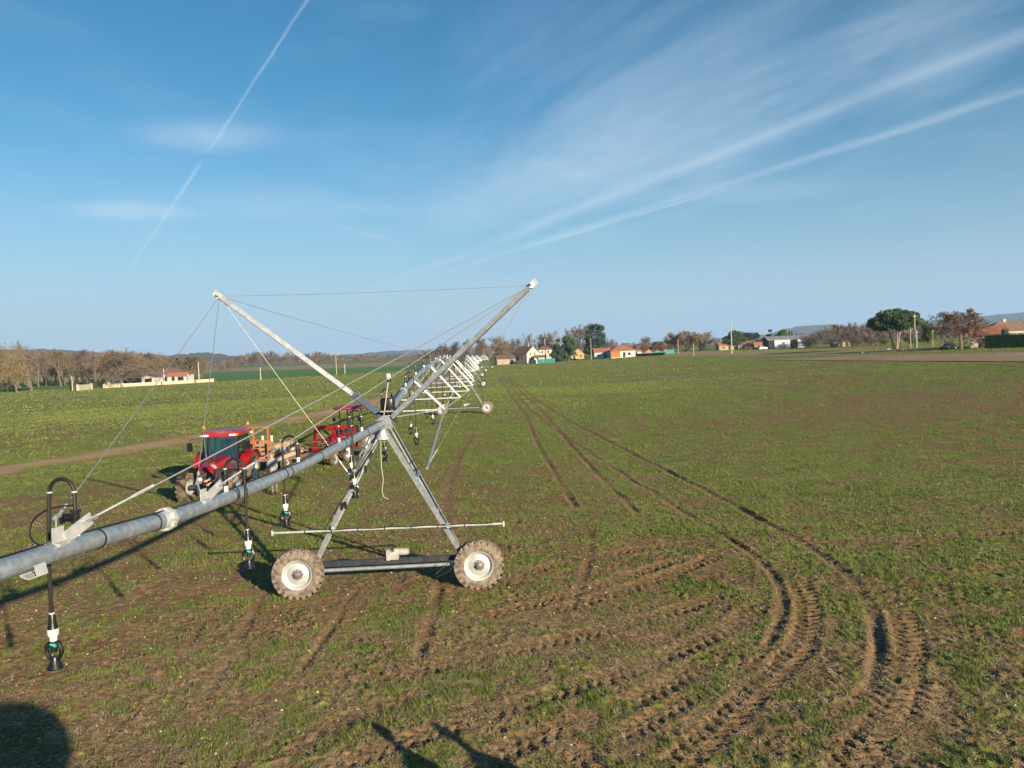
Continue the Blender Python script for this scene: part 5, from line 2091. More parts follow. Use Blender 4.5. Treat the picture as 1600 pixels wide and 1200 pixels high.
tree_kind('bush', 'bark', 'twigs_brown', seed=9, H=6, trunk=.04, spread=.9, kids=(8, 8, 6, 4), ang=(1.0, .8, .8), up=.25, stems=4, twig_w=.045)
tree_kind('russet', 'bark', 'twigs_brown', 'leaves_russet', seed=10, trunk=.05, spread=.95, kids=(11, 8, 6, 4), ang=(1.05, .8, .8), up=.15, leaf=17000, leaf_size=.21)
tree_kind('russet_bush', 'bark', 'twigs_brown', 'leaves_russet', seed=11, H=7, trunk=.06, spread=.8, kids=(9, 7, 5, 4), ang=(1.0, .8, .8), leaf=2600, leaf_size=.3, stems=2)
tree_kind('green_bush', 'bark', 'twigs_brown', 'leaves_mid', seed=12, H=7, trunk=.08, spread=.8, kids=(9, 7, 5, 4), ang=(1.0, .8, .8), leaf=4500, leaf_size=.36, stems=2)
rt = random.Random(5)


def tree(key, u, base, vtop, wpx, label, name='bare_tree', group=None):
    """plant a tree at photo column u; base is the photo row of its foot, or its depth in metres when given as ('Y', m)"""
    a, b, lm, zt, wd = TREES[key]
    if isinstance(base, tuple):
        Y = base[1]
        d = ray(u, 560)
        x = d.x / d.y * Y
        p = Vector((x, Y, float(Zt(x, Y))))
    else:
        p = GP(u, base)
    H = P(u, vtop, p.y).z - p.z
    sz = H / zt
    sx = (wpx * p.y / FPX) / wd if wpx else sz
    t = thing(name, label, 'tree', p, rt.uniform(0, 6.28), group)
    t.scale = (sx, sx, sz)
    for nm, me in (('trunk', a), ('crown', b)) + ((('leaves', lm),) if lm else ()):
        o = bpy.data.objects.new(nm, me)
        COL.objects.link(o)
        o.parent = t
    return t


def clump_tree(name, label, u, base, vtop, wpx, shape, leaf_m, n, leaf, trunk_frac, seed, trunks=1, bark='bark', group=None, lumps=40, lump_r=0):
    """evergreen: trunk and a crown of leaf clumps filling the given outline"""
    if isinstance(base, tuple):
        Y = base[1]
        d = ray(u, 560)
        x = d.x / d.y * Y
        p = Vector((x, Y, float(Zt(x, Y))))
    else:
        p = GP(u, base)
    H = P(u, vtop, p.y).z - p.z
    Rw = wpx * p.y / FPX / 2
    R = np.random.default_rng(seed)
    t = thing(name, label, 'tree', p, 0, group)
    m = MB()
    for k in range(trunks):
        a = k * 2.1 + .4
        sp_ = .10 if trunks > 1 else 0
        top = Vector((math.cos(a) * Rw * (.38 if trunks > 1 else 0), math.sin(a) * Rw * (.3 if trunks > 1 else 0), H * (trunk_frac + .25)))
        bs_ = Vector((math.cos(a) * sp_ * H * .4, math.sin(a) * sp_ * H * .4, -.2))
        m.tube([bs_, bs_.lerp(top, .4) + Vector((R.normal(0, .1), R.normal(0, .1), 0)), top], [H * .028, H * .022, H * .013], 8)
        for j in range(4):
            f = .55 + .12 * j
            q = bs_.lerp(top, f)
            az_ = a + j * 1.9
            m.tube([q, q + Vector((math.cos(az_) * Rw * .5, math.sin(az_) * Rw * .5, H * .12))], [H * .01, H * .004], 5)
    m.build('trunk', bark, t)
    cs = []
    while len(cs) < lumps:
        q = R.uniform(-1, 1, 3)
        z01 = (q[2] + 1) / 2
        rr = math.hypot(q[0], q[1])
        lim = shape(z01)
        if rr < lim and (rr > lim * .45 or z01 > .75):
            cs.append((q[0] * Rw, q[1] * Rw, H * (trunk_frac + (1 - trunk_frac) * z01)))
    cs = np.array(cs)
    per = n // lumps
    lr = (Rw * .30 if Rw < H else H * .16) if not lump_r else lump_r
    g = R.normal(0, 1, (lumps, per, 3))
    g /= np.linalg.norm(g, axis=2)[..., None]
    g *= R.uniform(.45, 1, (lumps, per, 1)) ** .5
    sc_ = lr * R.uniform(.7, 1.3, (lumps, 1, 1))
    pts = (cs[:, None] + g * sc_ * np.array([1, 1, .72])).reshape(-1, 3)
    D = R.normal(size=pts.shape)
    D /= np.linalg.norm(D, axis=1)[:, None]
    V = tri_cloud(pts, D, leaf * R.uniform(.6, 1.3, len(pts)), leaf * R.uniform(.5, .9, len(pts)), R)
    crown_obj('crown', V, leaf_m, t)
    return t


# left wood, front trees and the ranks behind
tree('oak_olive', 12, 612, 531, 62, 'tall olive-brown bare tree at the left edge of the photo', 'bare_tree')
tree('willow', 26, 613, 548, 44, 'low yellowish bare tree at the left edge, in front of the wood', 'bare_tree')
tree('tall_grey', 22, ('Y', 262), 529, 50, 'tallest pale bare tree rising above the wood at the left edge', 'bare_tree')
tree('ash_grey', 50, 611, 537, 46, 'thin pale-stemmed bare tree standing free near the left edge', 'bare_tree')
tree('big_oak', 190, 604.5, 541, 108, 'broad leafless oak standing at the cream garden wall', 'oak_tree')
keys = ['ash', 'oak_olive', 'ash', 'ash_purple', 'oak', 'ash_grey']
k = 0
for row, (Y, v0, lab) in enumerate(((300, 545, 'leafless brown tree in the front rank of the left wood'), (335, 546, 'leafless brown tree in the second rank of the left wood'), (375, 547, 'leafless brown tree deep in the left wood'))):
    for u in np.arange(-40, 318 - row * 8, 11 if row == 0 else 13):
        uu = u + rt.uniform(-5, 5)
        if row == 0 and 225 < uu < 300:
            continue
        lift = 8 * max(0, (uu - 200)) / 100
        tree(keys[(k * 7 + row) % 6], uu, ('Y', Y + rt.uniform(-14, 14)), v0 + lift + rt.uniform(-3, 7), rt.uniform(30, 46), lab, 'woodland_tree', ['front rank of the left wood', 'second rank of the left wood', 'deep ranks of the left wood'][row])
        k += 1
tree('russet', 308, ('Y', 330), 561, 30, 'russet-leaved tree right of the tiled house', 'russet_tree')
tree('russet', 286, ('Y', 360), 558, 34, 'russet-leaved tree behind the tiled house', 'russet_tree')
tree('russet_bush', 357, ('Y', 520), 562, 18, 'small red-brown tree in the open field beyond the wheat', 'russet_tree')
tree('bush', 346, ('Y', 500), 568, 12, 'small dark bush beside the red-brown tree beyond the wheat', 'bush')

# far wood that reads as one brown mass across the middle of the picture
R = np.random.default_rng(3)
mass = {'twigs_brown': [], 'twigs_purple': [], 'twigs_grey': []}
protoC = []
for s in range(5):
    _, C, _ = make_tree(seed=50 + s, H=10, trunk=.1, spread=.8, kids=(7, 6, 4, 2), ang=(.95, .8, .7), twig_w=.16)
    protoC.append(C)
def mass_trees(line, Y0, Y1, n, hs):
    us_, vt = [p[0] for p in line], [p[1] for p in line]
    for _ in range(n):
        u = R.uniform(us_[0], us_[-1])
        Y = R.uniform(Y0, Y1)
        d = ray(u, 560)
        x = d.x / d.y * Y
        z = float(Zt(x, Y))
        H = max(4.0, P(u, np.interp(u, us_, vt), Y).z - z) * R.uniform(.82, 1.05)
        C = protoC[R.integers(5)]
        a = R.uniform(0, 6.28)
        c_, s_ = math.cos(a), math.sin(a)
        q = np.stack([(C[:, 0] * c_ - C[:, 1] * s_) * H * .13 + x, (C[:, 0] * s_ + C[:, 1] * c_) * H * .13 + Y, C[:, 2] * H / C[:, 2].max() + z], 1)
        mass[['twigs_brown', 'twigs_purple', 'twigs_grey'][R.integers(3)]].append(q)
mass_trees([(300, 565), (360, 560), (385, 549), (415, 546), (470, 550), (500, 548), (530, 553), (580, 551), (640, 552), (700, 549)], 640, 720, 150, 1)
mass_trees([(640, 553), (690, 540), (800, 535), (900, 533), (1000, 535)], 470, 560, 110, 1)
mass_trees([(960, 537), (1100, 530), (1200, 526), (1300, 514), (1400, 508), (1620, 503)], 430, 520, 110, 1)
mass_trees([(1268, 520), (1300, 508), (1390, 505), (1480, 512)], 300, 360, 45, 1)
Vm, im = [], []
for i, kname in enumerate(mass):
    for q in mass[kname]:
        Vm.append(q)
        im.append(np.full(len(q) // 3, i))
Vm = np.concatenate(Vm)
fw = np_mesh('far_woodland', Vm, np.arange(len(Vm)).reshape(-1, 3), list(mass), midx=np.concatenate(im))
tag(fw, 'far brown leafless woodland massed along the horizon', 'woodland', kind='stuff')

# middle and right hand trees
BG = 'bare trees behind the houses'
for key, u, Y, vt, w, lab in (
    ('ash_purple', 693, 420, 534, 26, 'dark bare tree left of the tan barn, behind the mast'),
    ('ash_purple', 712, 430, 531, 30, 'dark bare tree just left of the brown one by the tan barn'),
    ('ash_grey', 732, 425, 527, 30, 'greyish bare tree between dark trees and golden willow'),
    ('ash', 750, 430, 526, 32, 'reddish bare tree touching the golden willow'),
    ('willow', 781, 400, 521, 50, 'big rounded golden willow behind the tan barn roof'),
    ('ash_purple', 806, 430, 526, 30, 'dark bare tree right of the golden willow'),
    ('tall_grey', 828, 440, 518, 30, 'tall thin bare tree above the cream gable house'),
    ('ash_grey', 850, 450, 518, 36, 'grey bare tree behind the white villa'),
    ('tall_grey', 872, 450, 514, 34, 'tall grey bare tree behind the dark conifers'),
    ('tall_grey', 889, 430, 510, 28, 'slender pale bare tree left of the cedar'),
    ('ash_grey', 911, 420, 504, 54, 'large pale bare tree just left of the dark cedar'),
    ('oak', 953, 400, 524, 26, 'rounded brown tree right of the dark cedar'),
    ('ash_grey', 1011, 470, 524, 26, 'bare tree standing alone over the red-brown hedge'),
    ('copse', 1052, 420, 519, 26, 'left shoulder of the pale rounded copse'),
    ('copse', 1072, 410, 515, 52, 'pale rounded copse, middle tree'),
    ('copse', 1096, 410, 515, 52, 'pale rounded copse, right tree'),
    ('oak', 1296, 330, 506, 36, 'dark rounded bare tree right of the metal barn'),
    ('ash', 1316, 340, 503, 28, 'bare tree next to the rounded tree right of the barn'),
    ('ash_purple', 1333, 345, 501, 28, 'bare tree midway between barn and umbrella pine'),
    ('ash_grey', 1352, 330, 502, 28, 'pale bare tree left of the umbrella pine'),
    ('ash', 1370, 320, 501, 30, 'bare tree touching the umbrella pine on its left'),
    ('ash_purple', 1386, 330, 505, 28, 'bare tree behind the trunk of the umbrella pine'),
    ('ash_purple', 1446, 260, 497, 22, 'bare tree right of the umbrella pine'),
    ('ash_grey', 1472, 270, 507, 26, 'bare tree left of the russet oak'),
    ('bush', 1262, 350, 522, 24, 'brown bush at the right end of the metal barn'),
    ('bush', 1190, 400, 525, 26, 'brown bush at the left end of the metal barn'),
    ('ash_grey', 1596, 230, 496, 14, 'bare tree over the tiled roof at the right edge'),
):
    tree(key, u, ('Y', Y), vt, w, lab, 'bare_tree', None)
tree('russet', 1502, ('Y', 166), 482, 86, 'big russet oak still holding dry leaves beside the right house', 'russet_oak')
for i, (u, vt, w) in enumerate(((992, 538, 18), (1006, 535, 18), (1020, 533, 22), (1034, 533, 22), (1046, 536, 16))):
    tree('russet_bush', u, ('Y', 360), vt, w, 'red-brown shrub in the hedge row right of the orange roofs', 'shrub', 'red-brown hedge row shrubs')
for i, (u, vt, w) in enumerate(((1340, 523, 26), (1362, 522, 26), (1384, 524, 22))):
    tree('bush', u, ('Y', 300), vt, w, 'brown leafless shrub along the field edge left of the umbrella pine', 'shrub', 'shrubs left of the umbrella pine')
tree('green_bush', 1454, ('Y', 230), 503, 26, 'green leafy tree between umbrella pine and russet oak', 'leafy_tree')
tree('green_bush', 1573, ('Y', 160), 512, 16, 'green shrub before the tiled house at the right edge', 'leafy_tree')
tree('green_bush', 1420, ('Y', 290), 520, 18, 'small green tree right behind the umbrella pine', 'leafy_tree')

dome = lambda z: max(.05, 1 - z ** 2.2) ** .5 if z > .15 else .80
cone = lambda z: max(.05, 1 - z) ** .8 * (.55 + .45 * min(1, z * 6))
column = lambda z: .95 if z < .8 else max(.1, (1 - z) * 4.5)
blob = lambda z: math.sqrt(max(.02, 1 - (2 * z - 1) ** 2))
clump_tree('umbrella_pine', 'big umbrella pine with flat round crown and bare leaning trunks', 1400, ('Y', 196), 485.5, 75, dome, 'leaves_pine', 42000, .42, .56, 1, trunks=3, bark='bark_pale', lumps=210, lump_r=1.05)
clump_tree('cedar_tree', 'tall dark cedar above the orange tiled roofs', 932, ('Y', 380), 509, 38, lambda z: .95 - .45 * z, 'leaves_cedar', 9000, .8, .10, 2, lumps=80)
clump_tree('conifer', 'left of the two dark green conifers by the teal fence', 872, ('Y', 345), 531, 24, cone, 'leaves_cedar', 5000, .7, .04, 3, lumps=50)
clump_tree('conifer', 'right and taller of the two dark green conifers by the teal fence', 888, ('Y', 345), 526, 24, lambda z: blob(z), 'leaves_pine', 5000, .7, .04, 4, lumps=50)
clump_tree('cypress', 'thin dark cypress behind the cream gable house', 836, ('Y', 420), 531, 5, column, 'leaves_cedar', 1400, .5, .02, 5, lumps=24)
for i, u in enumerate((1095, 1101)):
    clump_tree('cypress', ('left' if i == 0 else 'right') + ' one of two short cypresses before the pale copse', u, ('Y', 400), 530, 5, column, 'leaves_cedar', 1200, .5, .02, 6 + i, lumps=20)
clump_tree('round_pine', 'round dark green pine behind the tall pole right of the copse', 1148, ('Y', 400), 518, 32, blob, 'leaves_pine', 5000, .7, .15, 9, lumps=45)
clump_tree('cedar_tree', 'flat spreading cedar right of the round pine', 1172, ('Y', 430), 522, 30, lambda z: .9 if z > .4 else .5, 'leaves_cedar', 3500, .8, .3, 10, lumps=30)
clump_tree('cedar_tree', 'pointed dark cedar behind the left end of the metal barn', 1204, ('Y', 420), 513, 14, cone, 'leaves_cedar', 2500, .7, .1, 11, lumps=30)
clump_tree('round_pine', 'dark green tree behind the metal barn roof', 1226, ('Y', 420), 517, 28, blob, 'leaves_pine', 3500, .8, .15, 12, lumps=30)
clump_tree('conifer', 'dark conifer left of the gold roofed cottage', 900, ('Y', 400), 540, 14, blob, 'leaves_cedar', 1800, .6, .04, 13, lumps=24)


def hedge(label, p0, p1, h, w, leaf=.22, dens=26, material='leaves_hedge', seed=0):
    p0, p1 = Vector(p0), Vector(p1)
    t = thing('hedge', label, 'hedge', (p0 + p1) / 2)
    o = t.location
    L = (p1 - p0).length
    R_ = np.random.default_rng(seed)
    n = int(L * h * dens + L * w * dens)
    d = (p1 - p0).normalized()
    s = Vector((d.y, -d.x, 0))
    a, b, c = R_.uniform(-.5, .5, n), R_.uniform(-.5, .5, n), R_.uniform(0, 1, n)
    f = R_.integers(0, 3, n)
    b = np.where(f == 0, -.5, np.where(f == 1, .5, b)) * R_.uniform(.9, 1.08, n)
    c = np.where(f == 2, 1, c) * R_.uniform(.95, 1.04, n)
    pts = np.array(d)[None] * (a * L)[:, None] + np.array(s)[None] * (b * w)[:, None] + np.stack([0 * a, 0 * a, c * h], 1)
    D = R_.normal(size=(n, 3))
    D /= np.linalg.norm(D, axis=1)[:, None]
    crown_obj('foliage', tri_cloud(pts, D, np.full(n, leaf), np.full(n, leaf * .8), R_), material, t)
    MB().bar(p0 + Vector((0, 0, h * .47)), p1 + Vector((0, 0, h * .47)), w * .9, h * .94, up=(0, 0, 1)).build('hedge_body', material, t, o)
    return t


hedge('dark clipped hedge at the right edge in front of the tiled house', GP(1541, 544.5), GP(1660, 541), 2.85, 1.6, .14, 60, seed=1)
hedge('dark hedge gap between the two cream wall pieces', GP(142, 606), GP(160, 604.5), 1.7, 1.5, .2, 40, seed=2)
hedge('small hedge left of the first cream wall piece', GP(110, 610), GP(122, 609.5), 1.9, 1.6, .2, 40, seed=3)
hedge('green hedge at the right end of the cream garden wall', P(316, 598, 262), P(337, 596, 262), 1.9, 1.8, .25, 30, seed=4)
hedge('low dark hedge in front of the orange roofed house', GP(982, 557.5), GP(1040, 555), 1.1, 1.2, .25, 24, seed=5)


# ------------------------------------------------------------------ buildings
def house(name, label, u, Y, W, D, he, hr, style, wall_m, roof_m, rz=0.0, openings=(), chimney=None, cat='house', dz=0.0, over=.35, gable_m=None):
    d = ray(u, 560)
    x = d.x / d.y * Y
    t = thing(name, label, cat, (x, Y, float(Zt(x, Y)) + dz), rz)
    hw, hd = W / 2, D / 2
    m = MB()
    if style == 'gable_y':                    # ridge runs front to back, gable faces the camera side
        vs = [(-hw, -hd, -.3), (hw, -hd, -.3), (hw, hd, -.3), (-hw, hd, -.3), (-hw, -hd, he), (hw, -hd, he), (hw, hd, he), (-hw, hd, he), (0, -hd, hr), (0, hd, hr)]
        m.add(vs, [(0, 1, 5, 8, 4), (2, 3, 7, 9, 6), (1, 2, 6, 5), (3, 0, 4, 7)])
    elif style == 'gable_x':
        vs = [(-hw, -hd, -.3), (hw, -hd, -.3), (hw, hd, -.3), (-hw, hd, -.3), (-hw, -hd, he), (hw, -hd, he), (hw, hd, he), (-hw, hd, he), (-hw, 0, hr), (hw, 0, hr)]
        m.add(vs, [(0, 1, 5, 4), (2, 3, 7, 6), (1, 2, 6, 9, 5), (3, 0, 4, 8, 7)])
    else:
        vs = [(-hw, -hd, -.3), (hw, -hd, -.3), (hw, hd, -.3), (-hw, hd, -.3), (-hw, -hd, he), (hw, -hd, he), (hw, hd, he), (-hw, hd, he)]
        m.add(vs, [(0, 1, 5, 4), (1, 2, 6, 5), (2, 3, 7, 6), (3, 0, 4, 7), (4, 5, 6, 7)])
    m.build('wall', wall_m, t, smooth=False)
    th = .16
    def slab(pts):
        pts = [Vector(p) for p in pts]
        n = len(pts)
        up = Vector((0, 0, th))
        vs = [p + Vector((0, 0, .03)) for p in pts] + [p + up for p in pts]
        fs = [tuple(range(n))[::-1], tuple(range(n, 2 * n))] + [(i, (i + 1) % n, n + (i + 1) % n, n + i) for i in range(n)]
        return MB().add(vs, fs).build('roof', roof_m, t, smooth=False)
    o = over
    if style == 'gable_y':
        sl = (hr - he) / hw
        for s in (-1, 1):
            q = [(s * (hw + o), -hd - o, he - o * sl), (0, -hd - o, hr), (0, hd + o, hr), (s * (hw + o), hd + o, he - o * sl)]
            slab(q if s < 0 else q[::-1])
    elif style == 'gable_x':
        sl = (hr - he) / hd
        for s in (-1, 1):
            q = [(-hw - o, s * (hd + o), he - o * sl), (hw + o, s * (hd + o), he - o * sl), (hw + o, 0, hr), (-hw - o, 0, hr)]
            slab(q if s < 0 else q[::-1])
    elif style == 'hip':
        r = max(.3, hw - hd)
        A = [(-hw - o, -hd - o, he - .05), (hw + o, -hd - o, he - .05), (hw + o, hd + o, he - .05), (-hw - o, hd + o, he - .05)]
        R1, R2 = (-r, 0, hr), (r, 0, hr)
        slab([A[0], A[1], R2, R1])
        slab([A[2], A[3], R1, R2])
        slab([A[1], A[2], R2])
        slab([A[3], A[0], R1])
    elif style == 'shed':
        slab([(-hw - o, -hd - o, he), (hw + o, -hd - o, he), (hw + o, hd + o, hr), (-hw - o, hd + o, hr)])
    for face, cx, cz, w, h, kind in openings:
        if face == 'f':
            c, ex, nn = Vector((cx, -hd, cz)), Vector((1, 0, 0)), Vector((0, -1, 0))
        elif face == 'r':
            c, ex, nn = Vector((hw, cx, cz)), Vector((0, 1, 0)), Vector((1, 0, 0))
        else:
            c, ex, nn = Vector((-hw, cx, cz)), Vector((0, -1, 0)), Vector((-1, 0, 0))
        def bx(ww, hh, off, thick, mm, nm, par):
            q = MB()
            q.bar(c + nn * off - ex * ww / 2, c + nn * off + ex * ww / 2, thick, hh, up=(0, 0, 1))
            return q.build(nm, mm, par, smooth=False)
        if kind == 'window':
            f = bx(w, h, .02, .08, 'pale_wall', 'window', t)
            bx(w * .84, h * .84, .05, .04, 'window_glass', 'pane', f)
        elif kind == 'door':
            bx(w, h, .02, .06, 'dark_opening', 'door', t)  # flat dark panel; on open bays it stands for the shade inside
        elif kind in M:
            bx(w, h, .03, .08, kind, 'door_panel', t)
    if chimney:
        cx, cy, ch = chimney
        m = MB()
        m.box((cx, cy, hr + ch / 2 - .4), (.6, .6, ch + .8))
        m.box((cx, cy, hr + ch), (.75, .75, .12))
        m.build('chimney', 'pale_wall', t, smooth=False)
    return t


# left: tiled bungalow with garage behind the long cream wall
house('garage', 'white garage with dark door left of the tiled bungalow', 236, 254, 4.4, 6, 2.5, 3.4, 'gable_y', 'white_wall', 'brown_tiles', openings=[('f', .1, 1.15, 2.3, 1.9, 'door')], cat='garage')
house('bungalow', 'white bungalow with brown and orange tiled roof behind the cream wall', 268, 268, 11.5, 8, 2.9, 5.2, 'hip', 'white_wall', 'brown_tiles', openings=[('f', -3.6, 1.5, 1.3, 1.3, 'window'), ('f', -1.6, 1.5, 1.3, 1.3, 'window')])
house('porch', 'orange tiled porch with dark openings at the front of the bungalow', 277, 261.5, 6.4, 2.6, 2.5, 3.5, 'gable_x', 'white_wall', 'orange_tiles', openings=[('f', -1.2, 1.2, 1.0, 2.0, 'door'), ('f', 1.3, 1.4, 2.0, 1.4, 'door')], cat='porch')
cp = house('carport', 'dark open carport left of the white garage', 205, 256, 5.0, 4, 2.2, 2.5, 'shed', 'dark_opening', 'grey_sheet', openings=[('f', -1.5, 1.0, 2.2, 1.6, 'window'), ('f', 1.4, 1.0, 2.2, 1.6, 'window')], cat='carport')


def garden_wall(label, pts, h, th=.3):
    q = [GP(*p) for p in pts]
    t = thing('garden_wall', label, 'wall', q[0])
    for a, b in zip(q[:-1], q[1:]):
        MB().bar(a + Vector((0, 0, h / 2 - .15)), b + Vector((0, 0, h / 2 - .15)), th, h + .3, up=(0, 0, 1)).build('wall_panel', 'cream_wall', t, q[0], smooth=False)
        MB().bar(a + Vector((0, 0, h + .045)), b + Vector((0, 0, h + .045)), th + .12, .08, up=(0, 0, 1)).build('coping', 'pale_wall', t, q[0], smooth=False)
    for a in (q[0], q[-1]):
        MB().box(a + Vector((0, 0, h / 2 + .05)), (th + .2, th + .2, h + .3)).build('pillar', 'pale_wall', t, q[0], smooth=False)


garden_wall('short high piece of cream wall at the left end of the garden', [(122, 610.5), (143, 608.5)], 1.5)
garden_wall('short cream wall beside the parked van', [(163, 606.5), (187, 605)], 1.05)
garden_wall('long low cream garden wall in front of the tiled bungalow', [(192, 604.6), (240, 602), (290, 599.2), (333, 596.6)], .95)

# middle houses
house('tan_barn', 'low tan rendered barn with brown roof at the end of the machine', 789, 378, 9.0, 8, 2.7, 4.4, 'gable_x', 'tan_wall', 'brown_tiles', rz=math.radians(8), openings=[('f', 3.0, 1.2, 1.4, 2.0, 'door')], cat='barn')
house('gable_house', 'cream farmhouse with steep brown roof and sunlit gable', 822, 384, 8.0, 11, 4.6, 8.0, 'gable_y', 'pale_wall', 'brown_tiles', rz=math.radians(38),
      openings=[('f', -1.6, 4.2, .9, 1.2, 'window'), ('f', 1.2, 4.2, .9, 1.2, 'window'), ('f', -2.0, 1.3, 1.0, 2.0, 'door'), ('f', 1.5, 1.6, 1.1, 1.3, 'window'), ('l', 1.5, 2.2, 1.4, 1.8, 'door'), ('l', -2.5, 2.6, 1.0, 1.2, 'window')], chimney=(0, -2, .9))
house('lean_to', 'low lean-to with small roof at the right of the cream farmhouse', 842, 378, 4.6, 3.5, 2.3, 3.2, 'gable_x', 'pale_wall', 'brown_tiles', openings=[('f', -.8, 1.2, .9, 1.8, 'door')], cat='outbuilding')
house('villa', 'pale villa with grey-brown hipped roof behind the teal fence', 852, 430, 7.5, 7, 5.2, 7.6, 'hip', 'pale_wall', 'brown_tiles', openings=[('f', -1.8, 3.9, 1.0, 1.3, 'window'), ('f', 1.6, 3.9, 1.0, 1.3, 'window'), ('f', 0, 1.4, 1.1, 2.2, 'door')])


def screen_fence(label, pts, h, material, posts=6):
    q = [GP(*p) for p in pts]
    t = thing('fence', label, 'fence', q[0])
    for a, b in zip(q[:-1], q[1:]):
        n = max(2, int((b - a).length / 2.2))
        for k in range(n):
            p0, p1 = a.lerp(b, k / n), a.lerp(b, (k + 1) / n)
            MB().bar(p0.lerp(p1, .03) + Vector((0, 0, h / 2)), p0.lerp(p1, .97) + Vector((0, 0, h / 2)), .03, h, up=(0, 0, 1)).build('screen_panel', material, t, q[0], smooth=False)
            MB().box(p0 + Vector((0, 0, h / 2 + .06)), (.07, .07, h + .12)).build('post', 'galvanised', t, q[0])
    return t


screen_fence('teal mesh screen fence beside the cream farmhouse', [(839, 568.3), (868, 566.2)], 1.9, 'teal_mesh')
screen_fence('dark green gate panels left of the teal fence', [(826, 569), (838, 568.4)], 1.7, 'blue_tarp')
for i, (u, v) in enumerate(((824.5, 569.2), (838.5, 568.6))):
    g = GP(u, v)
    t = thing('gate_post', ('left' if i == 0 else 'right') + ' white gate post before the cream farmhouse', 'gate post', g)
    MB().box((0, 0, 1.0), (.45, .45, 2.0)).build('shaft', 'white_wall', t)
    MB().box((0, 0, 2.06), (.6, .6, .12)).build('cap', 'white_wall', t)
house('cottage', 'small cottage with golden ochre gable right of the conifers', 903, 372, 5.5, 6, 2.8, 5.2, 'gable_y', 'ochre_wall', 'mottled_tiles', openings=[('f', -1.0, 1.3, .9, 1.9, 'door'), ('f', 1.2, 1.5, .9, 1.0, 'window')])
house('shed', 'small pale shed left of the golden cottage', 896, 360, 3.4, 3, 2.0, 2.7, 'gable_x', 'cream_wall', 'mottled_tiles', openings=[('f', .3, .9, 1.0, 1.6, 'door')], cat='shed')
house('tiled_house', 'white house with low orange tiled roof left of the broad one', 940, 345, 7.0, 7, 2.9, 4.6, 'gable_x', 'white_wall', 'orange_tiles', openings=[('f', -1.8, 1.4, 1.1, 1.2, 'window'), ('f', 1.2, 1.2, 1.0, 2.0, 'door')])
house('tiled_house', 'broad white house with bright orange hipped tile roof', 972, 335, 10.5, 8, 2.9, 5.2, 'hip', 'white_wall', 'orange_tiles', openings=[('f', 2.6, 1.5, 1.3, 1.3, 'window'), ('f', -3.2, 1.45, 3.8, 2.6, 'orange_wall'), ('f', .4, 1.2, 1.0, 2.1, 'door')])
house('annex', 'small white annex right of the orange roofed house', 993, 338, 4.2, 4, 2.2, 2.9, 'gable_x', 'white_wall', 'mottled_tiles', openings=[('f', 0, 1.1, 1.0, 1.6, 'door')], cat='outbuilding')
house('long_house', 'long low brown-red roof behind the orange roofed house', 1010, 380, 22, 7, 2.2, 4.2, 'gable_x', 'tan_wall', 'brown_tiles', openings=[('f', 3, 1.2, 1.2, 1.2, 'window'), ('f', 7, 1.2, 1.2, 1.2, 'window')])
screen_fence('low dark blue screen fence in front of the red-brown hedge', [(1018, 555), (1042, 553.5)], 1.4, 'blue_tarp')
screen_fence('short teal screen fence right of the dark blue one', [(1042, 553.5), (1054, 552.5)], 1.9, 'teal_mesh')
house('cottage', 'small house with orange roof left of the tall pole', 1133, 400, 7.5, 6, 2.4, 4.0, 'gable_x', 'tan_wall', 'orange_tiles', openings=[('f', -1.5, 1.3, 1.0, 1.1, 'window'), ('f', 1.6, 1.1, 1.0, 1.9, 'door')])
house('cottage', 'brown roofed cottage between tall pole and metal barn', 1166, 410, 10, 6, 2.4, 4.4, 'gable_x', 'tan_wall', 'brown_tiles', openings=[('f', -2.5, 1.3, 1.0, 1.1, 'window'), ('f', 2.2, 1.3, 1.0, 1.1, 'window')])
house('cottage', 'small reddish roof beside the left end of the metal barn', 1184, 385, 4.0, 4, 2.0, 3.4, 'gable_x', 'tan_wall', 'orange_tiles', openings=[('f', 0, 1.0, .9, 1.7, 'door')])
house('metal_barn', 'long grey metal barn with white sliding doors and dark bays', 1229, 368, 19.5, 10, 4.3, 5.9, 'gable_x', 'dark_opening', 'grey_sheet', rz=math.radians(-3), over=.5,  # near-black walls and panels paint the shade of the open bays
      openings=[('f', -3.3, 2.1, 7.2, 4.0, 'white_sheet'), ('f', 6.8, 2.1, 5.8, 4.0, 'blue_grey_sheet'), ('f', 2.0, 2.1, 3.2, 4.0, 'door'), ('f', -8.4, 2.1, 2.6, 4.0, 'door')], cat='barn')
house('stone_house', 'pale stone ruin among the bare trees right of the barn', 1313, 352, 7, 5, 2.4, 3.6, 'gable_x', 'tan_wall', 'mottled_tiles', openings=[('f', -2, 1.4, 1.0, 1.3, 'window'), ('f', 2, 1.2, 1.1, 2.0, 'door')])
# right hand farm
house('tiled_house', 'long house with mottled tile roof at the right edge', 1592, 178, 17, 9, 3.5, 5.6, 'hip', 'pale_wall', 'mottled_tiles', rz=math.radians(-12), openings=[('f', 2, 1.8, 1.2, 1.3, 'window'), ('f', -2, 1.8, 1.2, 1.3, 'window')], chimney=(-3, 0, .6))
house('garage', 'white walled garage with orange roof behind the russet oak', 1543, 170, 6.4, 7, 2.7, 4.6, 'gable_x', 'white_wall', 'orange_tiles', rz=math.radians(-30), openings=[('f', -.5, 1.1, 2.4, 2.1, 'door')], cat='garage')


